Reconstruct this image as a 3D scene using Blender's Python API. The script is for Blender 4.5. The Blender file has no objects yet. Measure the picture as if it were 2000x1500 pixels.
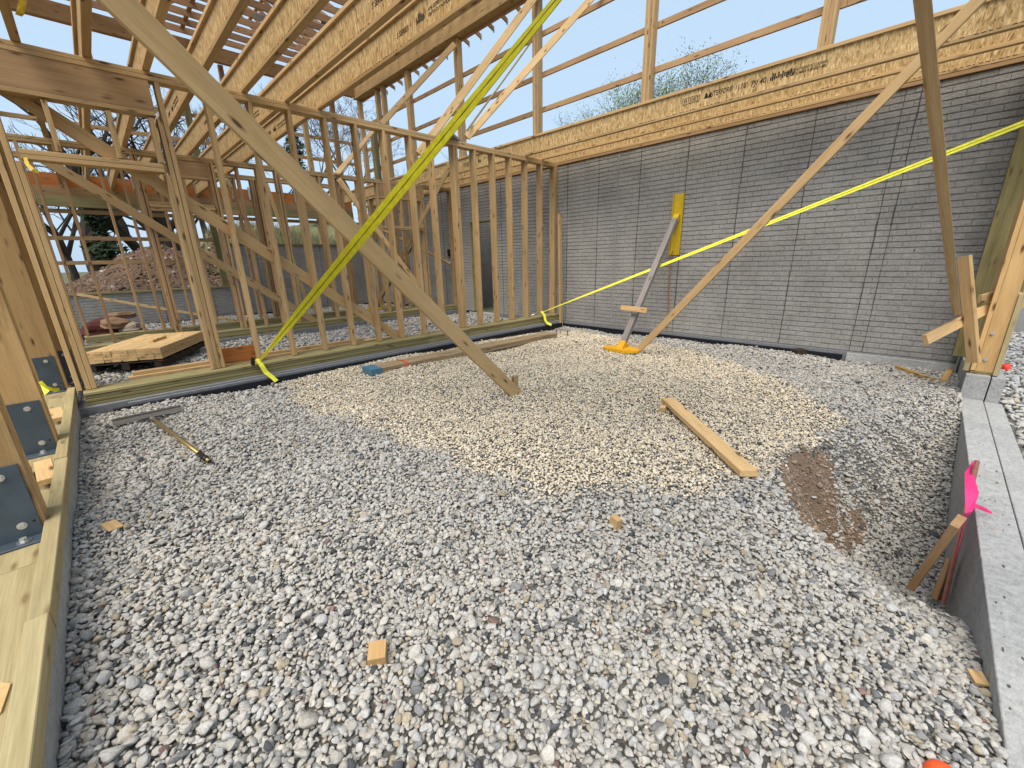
import bpy, bmesh, math, random
import numpy as np
from mathutils import Vector, Matrix, Quaternion
R = math.radians
random.seed(7); rng = np.random.default_rng(7)
S = bpy.context.scene
COL = S.collection

# ---------------------------------------------------------------- camera
CAM = Vector((0, 0, 1.6)); FPX = 796.5
yaw, pitch, roll = R(45.4155), R(16.913), R(-1.3861)
fw = Vector((math.cos(yaw)*math.cos(pitch), math.sin(yaw)*math.cos(pitch), -math.sin(pitch)))
r0 = Vector((math.sin(yaw), -math.cos(yaw), 0)); u0 = r0.cross(fw)
rt = r0*math.cos(roll) + u0*math.sin(roll); up = -r0*math.sin(roll) + u0*math.cos(roll)
cd = bpy.data.cameras.new('camera'); cam = bpy.data.objects.new('camera', cd); COL.objects.link(cam)
cd.sensor_width = 36; cd.lens = FPX/2000*36; cd.clip_start = .02; cd.clip_end = 3000
m = Matrix((rt, up, -fw)).transposed().to_4x4(); m.translation = CAM; cam.matrix_world = m
S.camera = cam

def ray(px, py): return rt*(px-1000) + up*(750-py) + fw*FPX
def hit(px, py, ax, val):
    d = ray(px, py); t = (val-CAM[ax])/d[ax]; return CAM + d*t
def pt(px, py, depth): return CAM + ray(px, py)*(depth/FPX)
def proj(P):
    d = Vector(P)-CAM; z = d.dot(fw)
    return (1000+FPX*d.dot(rt)/z, 750-FPX*d.dot(up)/z, z)

# ---------------------------------------------------------------- world, sun, exposure
SUN_EL, SUN_AZ = R(58), R(200)
W = bpy.data.worlds.new('World'); S.world = W; W.use_nodes = True
nt = W.node_tree; bg = nt.nodes['Background']
sky = nt.nodes.new('ShaderNodeTexSky'); sky.sky_type = 'NISHITA'; sky.sun_disc = False
sky.sun_elevation = SUN_EL; sky.sun_rotation = R(90)-SUN_AZ
sky.air_density = 1.0; sky.dust_density = 3.0; sky.ozone_density = 1.5
mixw = nt.nodes.new('ShaderNodeMix'); mixw.data_type = 'RGBA'
mixw.inputs[0].default_value = .72
nt.links.new(sky.outputs[0], mixw.inputs[6]); mixw.inputs[7].default_value = (6.0, 7.9, 9.9, 1)   # thin high overcast
nt.links.new(mixw.outputs[2], bg.inputs[0]); bg.inputs[1].default_value = .068
sd = bpy.data.lights.new('sun', 'SUN'); sun = bpy.data.objects.new('sun', sd); COL.objects.link(sun)
sd.energy = 2.4; sd.angle = R(45); sd.color = (1, .92, .80)
sv = Vector((math.cos(SUN_EL)*math.cos(SUN_AZ), math.cos(SUN_EL)*math.sin(SUN_AZ), math.sin(SUN_EL)))
sun.rotation_euler = sv.to_track_quat('Z', 'Y').to_euler()
S.view_settings.view_transform = 'Standard'; S.view_settings.look = 'None'
S.view_settings.exposure = .82; S.view_settings.gamma = 1
S.render.engine = 'CYCLES'
S.cycles.max_bounces = 6; S.cycles.diffuse_bounces = 3

# ---------------------------------------------------------------- materials
def mat(name, rough=.8):
    M = bpy.data.materials.new(name); M.use_nodes = True
    b = M.node_tree.nodes['Principled BSDF']; b.inputs['Roughness'].default_value = rough
    b.inputs['Specular IOR Level'].default_value = .3
    return M, M.node_tree, b
def N(t, kind, **kw):
    n = t.nodes.new(kind)
    for k, v in kw.items(): setattr(n, k, v)
    return n
def ramp(t, src, stops):
    r = N(t, 'ShaderNodeValToRGB'); t.links.new(src, r.inputs[0])
    e = r.color_ramp.elements
    while len(e) < len(stops): e.new(.5)
    for i, (p, c) in enumerate(stops):
        e[i].position = p; e[i].color = (*c, 1) if len(c) == 3 else c
    return r.outputs[0]
def mixc(t, fac, a, b, mode='MIX'):
    m = N(t, 'ShaderNodeMix', data_type='RGBA', blend_type=mode)
    for i, v in ((0, fac), (6, a), (7, b)):
        if hasattr(v, 'is_linked') or hasattr(v, 'links'): t.links.new(v, m.inputs[i])
        else: m.inputs[i].default_value = v if i == 0 else (*v, 1)
    return m.outputs[2]
def noise(t, vec, scale, detail=3, rough=.5, dist=0):
    n = N(t, 'ShaderNodeTexNoise'); n.inputs['Scale'].default_value = scale
    n.inputs['Detail'].default_value = detail; n.inputs['Roughness'].default_value = rough
    n.inputs['Distortion'].default_value = dist
    if vec: t.links.new(vec, n.inputs['Vector'])
    return n.outputs[0]
def mapped(t, scale, rnd=True, rot=(0,0,0)):
    tc = N(t, 'ShaderNodeTexCoord'); src = tc.outputs['Object']
    if rnd:
        oi = N(t, 'ShaderNodeObjectInfo'); mu = N(t, 'ShaderNodeMath', operation='MULTIPLY')
        t.links.new(oi.outputs['Random'], mu.inputs[0]); mu.inputs[1].default_value = 61.7
        va = N(t, 'ShaderNodeVectorMath', operation='ADD')
        t.links.new(src, va.inputs[0]); t.links.new(mu.outputs[0], va.inputs[1]); src = va.outputs[0]
    mp = N(t, 'ShaderNodeMapping'); mp.inputs['Scale'].default_value = scale; mp.inputs['Rotation'].default_value = rot
    t.links.new(src, mp.inputs[0]); return mp.outputs[0]
def bump(t, b, h, strength=.3, dist=.01):
    n = N(t, 'ShaderNodeBump'); n.inputs['Strength'].default_value = strength; n.inputs['Distance'].default_value = dist
    t.links.new(h, n.inputs['Height']); t.links.new(n.outputs[0], b.inputs['Normal'])
def rnd_val(t, lo, hi):
    oi = N(t, 'ShaderNodeObjectInfo'); mr = N(t, 'ShaderNodeMapRange')
    t.links.new(oi.outputs['Random'], mr.inputs[0]); mr.inputs[3].default_value = lo; mr.inputs[4].default_value = hi
    return mr.outputs[0]

def wood(name, light, dark, knot=(.13,.065,.03), var=(.78, 1.12), stain=None, ring=26, stain_amt=(.55,.75)):
    M, t, b = mat(name, .72)
    v = mapped(t, (1.1, ring, ring)); g = noise(t, v, 1.0, 6, .62, .4)
    v2 = mapped(t, (5, 150, 150)); f = noise(t, v2, 1.0, 2, .6)
    c = ramp(t, g, [(.33, dark), (.5, tuple((a*.62+d*.38) for a, d in zip(light, dark))), (.68, light)])
    f2 = ramp(t, f, [(.3, (.86,.86,.86)), (.7, (1.07,1.07,1.07))])
    c = mixc(t, 1, c, f2, 'MULTIPLY')
    # knots
    kv = mapped(t, (3.6, 13, 13)); vo = N(t, 'ShaderNodeTexVoronoi'); vo.inputs['Scale'].default_value = 1
    vo.inputs['Randomness'].default_value = 1; t.links.new(kv, vo.inputs['Vector'])
    k = ramp(t, vo.outputs['Distance'], [(.09, (1,1,1)), (.15, (.45,.45,.45)), (.25, (0,0,0))])
    c = mixc(t, k, c, knot)
    # large weather blotches
    bv = mapped(t, (.9, 4, 4)); bl = noise(t, bv, 1.0, 3, .6)
    c = mixc(t, 1, c, ramp(t, bl, [(.3, (.84,.82,.80)), (.65, (1.04,1.03,1.02))]), 'MULTIPLY')
    if stain:
        sv_ = mapped(t, (1.6, 6, 6)); st = noise(t, sv_, 1.0, 4, .6)
        c = mixc(t, ramp(t, st, [(stain_amt[0], (0,0,0)), (stain_amt[1], (1,1,1))]), c, stain)
    hv = N(t, 'ShaderNodeHueSaturation'); t.links.new(c, hv.inputs['Color']); t.links.new(rnd_val(t, *var), hv.inputs['Value'])
    t.links.new(hv.outputs[0], b.inputs['Base Color']); bump(t, b, g, .25, .003)
    return M
LUM = wood('spruce_lumber', (.61,.415,.205), (.50,.325,.15), var=(.80, 1.08))
LUM_P = wood('pale_lumber', (.71,.485,.24), (.61,.40,.18), var=(.88, 1.06))
LUM_B = wood('brown_lumber', (.47,.30,.155), (.38,.225,.11), var=(.8, 1.15))
LUM_R = wood('reddish_roof_lumber', (.50,.30,.17), (.38,.21,.115), var=(.8, 1.2))
POST = wood('laminated_post_lumber', (.62,.405,.18), (.50,.31,.13), ring=16, stain=(.16,.09,.04), stain_amt=(.62,.8))
TRT = wood('green_treated_lumber', (.36,.31,.15), (.235,.20,.085), var=(.85, 1.12), ring=30, stain=(.10,.08,.04), stain_amt=(.66,.82))
TRT_L = wood('pale_treated_lumber', (.46,.385,.215), (.34,.28,.14), var=(.92, 1.06), knot=(.22,.16,.08), ring=30, stain=(.2,.15,.08), stain_amt=(.68,.84))
TRT_D = wood('olive_treated_lumber', (.255,.215,.095), (.14,.115,.045), var=(.9, 1.1), ring=16)
WEATH = wood('weathered_plank', (.42,.31,.19), (.30,.21,.12), ring=34, stain=(.13,.10,.07), stain_amt=(.5,.75))
LVL = wood('orange_laminated_veneer', (.52,.195,.055), (.40,.13,.03), var=(.9, 1.1), ring=40)
GREYW = wood('grey_weathered_wood', (.30,.275,.26), (.19,.17,.165), var=(.95,1.05))
DKW = wood('dark_pallet_wood', (.055,.04,.03), (.03,.022,.017))

def osb(name, tint=1.0):
    M, t, b = mat(name, .8)
    tc = N(t, 'ShaderNodeTexCoord'); oi = N(t, 'ShaderNodeObjectInfo')
    mu = N(t, 'ShaderNodeMath', operation='MULTIPLY'); t.links.new(oi.outputs['Random'], mu.inputs[0]); mu.inputs[1].default_value = 37
    va = N(t, 'ShaderNodeVectorMath', operation='ADD'); t.links.new(tc.outputs['Object'], va.inputs[0]); t.links.new(mu.outputs[0], va.inputs[1])
    nw = N(t, 'ShaderNodeTexNoise'); nw.inputs['Scale'].default_value = 7; nw.inputs['Detail'].default_value = 2
    t.links.new(va.outputs[0], nw.inputs['Vector'])
    w2 = N(t, 'ShaderNodeVectorMath', operation='MULTIPLY_ADD'); t.links.new(nw.outputs['Color'], w2.inputs[0])
    w2.inputs[1].default_value = (.05,.05,.02); t.links.new(va.outputs[0], w2.inputs[2])
    outs = []
    for rot, sc in (((0, 0, .9), (60, 17, 20)), ((0, 0, 1.9), (75, 20, 20)), ((0, 0, .2), (90, 26, 20))):
        mp = N(t, 'ShaderNodeMapping'); mp.inputs['Scale'].default_value = sc; mp.inputs['Rotation'].default_value = rot
        t.links.new(w2.outputs[0], mp.inputs[0]); vo = N(t, 'ShaderNodeTexVoronoi'); vo.inputs['Scale'].default_value = 1
        t.links.new(mp.outputs[0], vo.inputs['Vector']); sx = N(t, 'ShaderNodeSeparateColor'); t.links.new(vo.outputs['Color'], sx.inputs[0])
        outs.append(sx.outputs[0])
    add = N(t, 'ShaderNodeMath', operation='ADD'); t.links.new(outs[0], add.inputs[0]); t.links.new(outs[1], add.inputs[1])
    a2 = N(t, 'ShaderNodeMath', operation='MULTIPLY_ADD'); t.links.new(outs[2], a2.inputs[0]); a2.inputs[1].default_value = .8; t.links.new(add.outputs[0], a2.inputs[2])
    dv = N(t, 'ShaderNodeMath', operation='MULTIPLY'); t.links.new(a2.outputs[0], dv.inputs[0]); dv.inputs[1].default_value = .36
    k = tint
    c = ramp(t, dv.outputs[0], [(.14, (.24*k,.135*k,.05*k)), (.32, (.44*k,.28*k,.115*k)), (.6, (.58*k,.39*k,.175*k)), (.86, (.78*k,.58*k,.32*k))])
    t.links.new(c, b.inputs['Base Color']); bump(t, b, dv.outputs[0], .35, .004)
    return M
OSB = osb('oriented_strand_board', .90)

def simple(name, col, rough=.6, metal=0, spec=.3, nz=None):
    M, t, b = mat(name, rough); b.inputs['Metallic'].default_value = metal; b.inputs['Specular IOR Level'].default_value = spec
    v = mapped(t, (1,1,1)); n = noise(t, v, nz or 25, 5, .6)
    c = mixc(t, 1, col, ramp(t, n, [(.3, (.8,.8,.8)), (.7, (1.12,1.12,1.12))]), 'MULTIPLY')
    t.links.new(c, b.inputs['Base Color']); bump(t, b, n, .12, .002)
    return M
def brickmat(name, base, var=(.95, 1.04)):
    M, t, b = mat(name, .93)
    v = mapped(t, (1,1,1), True); n1 = noise(t, v, 34, 7, .72); tc = N(t, 'ShaderNodeTexCoord')
    n2 = noise(t, mapped(t, (1,1,3.2), True), 22, 4, .6)
    ge = N(t, 'ShaderNodeNewGeometry'); n3 = noise(t, ge.outputs['Position'], .7, 4, .55)
    n4 = noise(t, ge.outputs['Position'], 2.6, 5, .6)
    c = mixc(t, 1, base, ramp(t, n1, [(.28, (.68,.68,.68)), (.5, (1,1,1)), (.72, (1.22,1.22,1.2))]), 'MULTIPLY')
    c = mixc(t, 1, c, ramp(t, n3, [(.3, (.84,.84,.86)), (.7, (1.1,1.09,1.07))]), 'MULTIPLY')
    c = mixc(t, 1, c, ramp(t, n4, [(.3, (.86,.86,.85)), (.6, (1.04,1.04,1.04))]), 'MULTIPLY')
    hv = N(t, 'ShaderNodeHueSaturation'); t.links.new(c, hv.inputs['Color']); t.links.new(rnd_val(t, *var), hv.inputs['Value'])
    t.links.new(hv.outputs[0], b.inputs['Base Color'])
    ad = N(t, 'ShaderNodeMath', operation='ADD'); t.links.new(n1, ad.inputs[0]); t.links.new(n2, ad.inputs[1])
    bump(t, b, ad.outputs[0], .75, .011)
    return M
BRK = brickmat('grey_cast_brick', (.33,.319,.305))
BRK2 = brickmat('grey_cast_brick_body', (.33,.319,.305), (.98, .98))
MORT = brickmat('dark_mortar', (.285,.275,.263), (1,1))
CONC = brickmat('poured_concrete', (.40,.40,.395), (1,1))
FOAM = simple('dusty_foam_board', (.20,.205,.215), .85)
BLACK = simple('black_membrane', (.010,.012,.018), .45)
BLACKP = simple('black_plastic', (.012,.012,.013), .4)
STEEL = simple('blue_grey_painted_steel', (.072,.098,.125), .42, .25, .5, 9)
GALV = simple('galvanised_steel', (.55,.57,.6), .35, .9, .5)
BOLT = simple('zinc_bolt', (.62,.61,.58), .4, .7, .5)
YEL = simple('yellow_webbing', (.55,.485,.012), .7)
YELN = simple('neon_yellow_webbing', (.90,.86,.07), .7)
YELD = simple('yellow_paint', (.62,.42,.02), .55)
YORA = simple('orange_yellow_paint', (.72,.38,.015), .5)
TRACE = simple('dark_tracer_thread', (.13,.10,.01), .8)
ORNG = simple('orange_plastic', (.85,.11,.03), .5)
REDP = simple('red_plastic', (.75,.06,.03), .5)
RAKE = simple('dull_rake_metal', (.17,.155,.135), .6, .3)
PINK = simple('neon_pink_ribbon', (.80,.035,.20), .6)
LATH = simple('pink_stained_lath', (.30,.13,.10), .8)
BLUE = simple('blue_end_paint', (.07,.17,.24), .8)
BRASS = simple('brass_coloured_tube', (.42,.29,.10), .35, .7, .5)
CHAIN = simple('rusty_orange_chain', (.42,.20,.04), .7, .3)
INK = simple('black_stamp_ink', (.018,.014,.012), .9)
SEAM = simple('dark_form_seam', (.085,.08,.077), .95)
PALE = simple('pale_seam_fin', (.27,.265,.26), .95)
REDD = simple('dark_red_paper', (.08,.018,.012), .8)
CARD = simple('brown_cardboard', (.24,.145,.085), .85)
CARDW = simple('pale_paper', (.30,.235,.18), .85)
BARK = simple('dark_bark', (.045,.036,.03), .95)
BARKG = simple('grey_bark', (.10,.085,.075), .95)
LEAF = simple('spring_leaves', (.14,.19,.06), .8)
LEAFP = simple('dark_needles', (.035,.055,.025), .85)
RUST = simple('rusty_flange', (.30,.11,.06), .8)

def dirtmat(name, light, dark, sc=3.0):
    M, t, b = mat(name, .95); ge = N(t, 'ShaderNodeNewGeometry')
    n = noise(t, ge.outputs['Position'], sc, 8, .65); n2 = noise(t, ge.outputs['Position'], sc*9, 6, .7)
    c = ramp(t, n, [(.3, dark), (.7, light)])
    c = mixc(t, 1, c, ramp(t, n2, [(.3, (.55,.55,.55)), (.62, (1.15,1.12,1.1)), (.78, (1.9,1.9,1.85))]), 'MULTIPLY')
    t.links.new(c, b.inputs['Base Color'])
    ad = N(t, 'ShaderNodeMath', operation='ADD'); t.links.new(n, ad.inputs[0]); t.links.new(n2, ad.inputs[1]); bump(t, b, ad.outputs[0], .8, .03)
    return M
DIRT = dirtmat('brown_soil', (.36,.265,.195), (.22,.155,.11), 11)
MOUND = dirtmat('dug_earth', (.20,.13,.088), (.10,.062,.04), 3.2)
UNDER = dirtmat('gravel_bed', (.30,.29,.27), (.19,.18,.165), 30)

M_, t_, b_ = mat('pebble_stone', .82); PEB = M_
at_ = N(t_, 'ShaderNodeAttribute', attribute_type='INSTANCER', attribute_name='pcol')
tc_ = N(t_, 'ShaderNodeTexCoord'); oi_ = N(t_, 'ShaderNodeObjectInfo')
va_ = N(t_, 'ShaderNodeVectorMath', operation='MULTIPLY_ADD'); va_.inputs[1].default_value = (40,40,40)
cb_ = N(t_, 'ShaderNodeCombineXYZ')
for i_ in range(3): t_.links.new(oi_.outputs['Random'], cb_.inputs[i_])
t_.links.new(cb_.outputs[0], va_.inputs[0]); t_.links.new(tc_.outputs['Object'], va_.inputs[2])
n_ = noise(t_, va_.outputs[0], 2.2, 5, .65)
c_ = mixc(t_, 1, at_.outputs['Color'], ramp(t_, n_, [(.3, (.72,.72,.72)), (.55, (1,1,1)), (.75, (1.2,1.18,1.15))]), 'MULTIPLY')
t_.links.new(c_, b_.inputs['Base Color']); bump(t_, b_, n_, .35, .12)

# ---------------------------------------------------------------- object helpers
def tag(o, label=None, cat=None, group=None, kind=None):
    if label: o['label'] = label
    if cat: o['category'] = cat
    if group: o['group'] = group
    if kind: o['kind'] = kind
    return o
def thing(name, label, cat, loc, group=None):
    o = bpy.data.objects.new(name, None); COL.objects.link(o); o.location = Vector(loc)
    o.empty_display_size = .1
    return tag(o, label, cat, group)
def world_of(o):
    v = Vector(o.location)
    while o.parent: o = o.parent; v += Vector(o.location)
    return v
def place(o, M, parent=None):
    if parent:
        o.parent = parent; off = Matrix(PW[parent.name]) if parent.name in PW else Matrix.Translation(world_of(parent))
        M = off.inverted() @ M
    o.matrix_basis = M
PW = {}
def link(name, me, M, parent=None, m=None):
    o = bpy.data.objects.new(name, me); COL.objects.link(o)
    place(o, M, parent)
    PW[o.name] = M.copy()
    if m and not me.materials: me.materials.append(m)
    return o
_bm = {}
def bar_mesh(L, w, t, m, ch=None):
    ch = (.0012 if m.name == 'laminated_post_lumber' else .003) if ch is None else ch
    key = (round(L, 3), round(w, 3), round(t, 3), m.name)
    if key in _bm: return _bm[key]
    a, b = w/2, t/2; c = min(ch, a*.3, b*.3); x = L/2
    prof = [(-a+c,-b),(a-c,-b),(a,-b+c),(a,b-c),(a-c,b),(-a+c,b),(-a,b-c),(-a,-b+c)]
    vs = [(-x, y, z) for y, z in prof] + [(x, y, z) for y, z in prof]
    fs = [(i, (i+1) % 8, 8+(i+1) % 8, 8+i) for i in range(8)]
    fs = [tuple(f) for f in fs] + [tuple(range(7, -1, -1)), tuple(range(8, 16))]
    me = bpy.data.meshes.new('bar'); me.from_pydata(vs, [], fs); me.materials.append(m); me.update()
    _bm[key] = me; return me
def board(name, a, b, w, t, m, face, parent=None, label=None, cat=None, group=None):
    """bar from a to b; w measured in the plane of the wide face, t along its normal 'face'"""
    a, b = Vector(a), Vector(b); X = (b-a); L = X.length; X.normalize()
    Z = Vector(face); Z = (Z - X*Z.dot(X)).normalized(); Y = Z.cross(X)
    M = Matrix((X, Y, Z)).transposed().to_4x4(); M.translation = (a+b)/2
    o = link(name, bar_mesh(L, w, t, m), M, parent)
    if label or group or cat: tag(o, label, cat, group)
    return o
def box(name, x0, x1, y0, y1, z0, z1, m, parent=None):
    d = (x1-x0, y1-y0, z1-z0); c = Vector(((x0+x1)/2, (y0+y1)/2, (z0+z1)/2)); k = max(range(3), key=lambda i: d[i])
    e = Vector((0,0,0)); e[k] = d[k]/2; o = [i for i in range(3) if i != k]
    wi, ti = (o[0], o[1]) if d[o[0]] >= d[o[1]] else (o[1], o[0])
    f = Vector((0,0,0)); f[ti] = 1
    return board(name, c-e, c+e, d[wi], d[ti], m, f, parent)
def mesh_obj(name, vs, fs, m, parent=None, M=None, smooth=False):
    me = bpy.data.meshes.new(name); me.from_pydata([tuple(v) for v in vs], [], fs); me.materials.append(m)
    if smooth: me.polygons.foreach_set('use_smooth', [True]*len(me.polygons))
    me.update(); return link(name, me, M or Matrix.Identity(4), parent)
def tube(path, r, n=8, r2=None, vs=None, fs=None):
    vs = [] if vs is None else vs; fs = [] if fs is None else fs; path = [Vector(p) for p in path]
    base = len(vs); K = len(path)
    for i, p in enumerate(path):
        d = (path[min(i+1, K-1)]-path[max(i-1, 0)]).normalized()
        u = d.orthogonal().normalized() if i == 0 else (u - d*u.dot(d)).normalized()
        v = d.cross(u); rr = r + ((r2 if r2 is not None else r)-r)*i/(K-1)
        for k in range(n):
            a = 2*math.pi*k/n; vs.append(p+u*math.cos(a)*rr+v*math.sin(a)*rr)
    for i in range(K-1):
        for k in range(n):
            fs.append((base+i*n+k, base+i*n+(k+1) % n, base+(i+1)*n+(k+1) % n, base+(i+1)*n+k))
    fs.append(tuple(base+k for k in range(n-1, -1, -1))); fs.append(tuple(base+(K-1)*n+k for k in range(n)))
    return vs, fs
def tube_obj(name, path, r, m, parent=None, n=8, r2=None, smooth=True):
    vs, fs = tube(path, r, n, r2); return mesh_obj(name, vs, fs, m, parent, None, smooth)
def ribbon(name, pts, widths, wdirs, th, m, parent=None, off=0):
    vs, fs = [], []; P = [Vector(p) for p in pts]
    for i, p in enumerate(P):
        d = (P[min(i+1, len(P)-1)]-P[max(i-1, 0)]).normalized(); w = Vector(wdirs[i]); w = (w-d*w.dot(d)).normalized(); n = d.cross(w)
        h = widths[i]/2
        for s, q in ((-1,-1),(1,-1),(1,1),(-1,1)): vs.append(p+w*h*s+n*(th/2*q+off))
    K = len(P)
    for i in range(K-1):
        for k in range(4): fs.append((i*4+k, i*4+(k+1) % 4, (i+1)*4+(k+1) % 4, (i+1)*4+k))
    fs += [(3,2,1,0), tuple((K-1)*4+k for k in range(4))]
    return mesh_obj(name, vs, fs, m, parent)
def text_mesh(name, s, size, origin, xdir, ydir, m, parent, depth=.0012, shear=0, fit=None):
    cu = bpy.data.curves.new('txt', 'FONT'); cu.body = s; cu.size = size; cu.extrude = depth/2; cu.shear = shear
    cu.resolution_u = 3; cu.offset = size*.014
    to = bpy.data.objects.new('txt', cu); COL.objects.link(to)
    dg = bpy.context.evaluated_depsgraph_get(); me = bpy.data.meshes.new_from_object(to.evaluated_get(dg))
    bpy.data.objects.remove(to); me.materials.clear(); me.materials.append(m)
    if fit:
        mx = max(v.co.x for v in me.vertices); k = fit/mx
        for v in me.vertices: v.co.x *= k
    X, Y = Vector(xdir).normalized(), Vector(ydir).normalized(); M = Matrix((X, Y, X.cross(Y))).transposed().to_4x4(); M.translation = Vector(origin)
    return link(name, me, M, parent)

# ---------------------------------------------------------------- key planes (metres-ish, camera at z 1.6)
YA, XC = 6.30, 7.80
CURB_Y = -.46
def sm(a, b, x):
    t = np.clip((x-a)/(b-a), 0, 1); return t*t*(3-2*t)
def fbm(x, y, f, seed, oct=4):
    r = np.random.default_rng(seed); o = 0; a = 1.0
    for _ in range(oct):
        for _k in range(5):
            t = r.uniform(0, 6.28); p, q = r.uniform(0, 6.28, 2); ff = f*r.uniform(.7, 1.4)
            o = o+a*np.sin(ff*(x*math.cos(t)+y*math.sin(t))+p+1.3*np.sin(ff*.7*(y*math.cos(t)-x*math.sin(t))+q))*.3
        f *= 2.1; a *= .52
    return o
def lump(x, y):
    return .022*np.sin(x*2.3+1.3*y)+.016*np.sin(x*4.1-y*3.3+1)+.012*np.sin(y*6.3+x*1.7)
def pit(x, y):
    fx = np.interp(x, [1.7,2.05,2.35,2.6,2.85,3.15,3.6,4.0,4.4,4.95,5.6,6.2], [0,.07,.17,.30,.46,.86,1.0,1.0,.88,.6,.24,0])
    yr = np.interp(x, [1.7,2.3,2.6,3.0,3.46,4.2,4.6,5.2,6.2], [-.1,.12,.3,.5,.57,.40,.34,.22,.0])
    yb = np.interp(x, [1.7,2.3,2.6,3.0,3.46,4.2,5.0,6.2], [-.5,-.45,-.36,-.06,.16,-.08,-.3,-.5])
    wob = .035*np.sin(x*9+1)+.02*np.sin(x*23)
    fy = np.clip((yr+wob-y)/(yr-yb), 0, 1)
    steep = sm(2.75, 3.1, x)*(1-sm(4.15, 4.5, x))
    fy = fy*fy*(3-2*fy)*(1-steep) + np.clip(fy*1.06, 0, 1)*steep
    return .70*fx*fy
def base_z(x, y):
    a = np.clip((y+.47)/6.6, 0, 1)
    near = .02+.04*sm(3, 7, x); far = .072-.02*sm(5.6, 7.6, x)+.05*np.exp(-((x-3.1)/1.2)**2)
    left = .13*np.exp(-(np.clip(x+.4, 0, 9))/.9)*(1-.55*a)
    return near*(1-a)+far*a+left+lump(x, y)*.8
def ground_z(x, y): return base_z(x, y)-pit(x, y)
def gz(x, y): return float(ground_z(np.array(x), np.array(y)))
def ghit(px, py, it=6):
    z = .08
    for _ in range(it):
        P = hit(px, py, 2, z); z = gz(P.x, P.y)
    return P

# ---------------------------------------------------------------- ground sheets
def sheet(name, x0, x1, y0, y1, step, fz, m, kind='structure'):
    xs = np.arange(x0, x1+step/2, step); ys = np.arange(y0, y1+step/2, step)
    X, Y = np.meshgrid(xs, ys); Z = fz(X, Y); n, k = X.shape
    v = np.stack([X, Y, Z], -1).reshape(-1, 3); i = np.arange(n*k).reshape(n, k)
    f = np.stack([i[:-1,:-1], i[:-1,1:], i[1:,1:], i[1:,:-1]], -1).reshape(-1, 4)
    me = bpy.data.meshes.new(name); me.from_pydata(v.tolist(), [], f.tolist()); me.materials.append(m)
    me.polygons.foreach_set('use_smooth', [True]*len(me.polygons)); me.update()
    o = link(name, me, Matrix.Identity(4)); tag(o, kind=kind); return o, X, Y, me
def inpoly(P, poly):
    x, y = P[:,0], P[:,1]; ins = np.zeros(len(P), bool); j = len(poly)-1
    for i in range(len(poly)):
        xi, yi, xj, yj = *poly[i], *poly[j]
        c = ((yi > y) != (yj > y)) & (x < (xj-xi)*(y-yi)/(yj-yi+1e-12)+xi); ins ^= c; j = i
    return ins
DP = np.array([ghit(x, y, 25).xy[:] for x, y in ((1522,914),(1550,884),(1626,866),(1650,905),(1656,945),(1682,995),(1688,1040),(1660,1066),(1620,1062))]+[hit(1590,1045,2,.0).xy[:], hit(1556,1000,2,.02).xy[:]])
def dirt_area(x, y):
    sh = np.shape(x); X, Y = np.ravel(x), np.ravel(y)
    Q = np.stack([X+.03*np.sin(Y*31+X*13)+.015*np.sin(Y*71), Y+.03*np.sin(X*37+1)+.015*np.sin(X*83)], -1)
    return inpoly(Q, DP).reshape(sh)
GROUND, GX, GY, gme = sheet('gravel_bed', -.40, XC-.1, CURB_Y+.002, 6.07, .022, lambda x, y: ground_z(x, y)-.012+
      dirt_area(x, y)*(.05*fbm(x, y, 13, 3, 5)+.01), UNDER)
gme.materials.append(DIRT)
cent = np.array([p.center[:2] for p in gme.polygons]); dm = dirt_area(cent[:,0], cent[:,1]) | ((pit(cent[:,0], cent[:,1]) > .04) & (cent[:,0] > 2.7) & (cent[:,0] < 4.2) & (cent[:,1] > .0))
gme.polygons.foreach_set('material_index', dm.astype(np.int32))
# yards behind the stud wall and outside
def flat(z): return lambda x, y: np.full_like(x, z)
sheet('rear_gravel_bed', -.40, 7.75, 6.5, 15.4, .3, lambda x, y: .10+lump(x*.8, y*.8), UNDER)
EARTH = dirtmat('far_field', (.16,.15,.07), (.09,.085,.04), .4)
me = bpy.data.meshes.new('ground')
me.from_pydata([(-900,-900,-.9),(900,-900,-.9),(900,900,-.9),(-900,900,-.9)], [], [(0,1,2,3)]); me.materials.append(EARTH)
tag(link('ground', me, Matrix.Identity(4)), kind='structure')
sheet('outer_yard', -6, 60, -40.766, -.766, 1.0, lambda x, y: -.06+.0*x, UNDER)
# hill behind the low brick walls
mc = hit(300, 488, 1, 20.0)
def hill(x, y):
    b = .72+.02*(y-15.7)
    mound = 1.50*np.exp(-(((x-mc.x-.1)/1.6)**2+((y-20)/2.2)**2)) + .5*np.exp(-(((x-mc.x-2.5)/1.7)**2+((y-19.5)/2)**2)) + .25*np.exp(-(((x-mc.x+2)/1.6)**2+((y-19)/2)**2))
    step = np.where(x > 3.3, 1.32*sm(3.3, 3.6, x)+.35*sm(16, 19, y)*sm(3.3, 6, x)+1.1*sm(18, 26, y)*sm(3.5, 8, x)+.22*np.sin(x*1.3+.5)*sm(16, 17.5, y)+.12*np.sin(x*3.1+y)*sm(16, 17.5, y), 0)
    r = .09*np.sin(x*2.9+y)+.06*np.sin(x*5.3-y*3)+.05*np.sin(y*7+x*2)+.03*np.sin(x*13+y*11)
    r = r*.5+.11*fbm(x, y, 3.2, 5, 5)
    far = -1.2*sm(24, 40, y)*(1-sm(3, 8, x))
    return b+mound+step+far+r*np.clip(mound+.3, .3, 1)
GRS = dirtmat('rough_grass', (.20,.19,.10), (.11,.12,.05), 1.2)
hl, _, _, hme = sheet('hillside', -14, 34, 15.95, 44, .11, hill, MOUND)
hme.materials.append(GRS)
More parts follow.
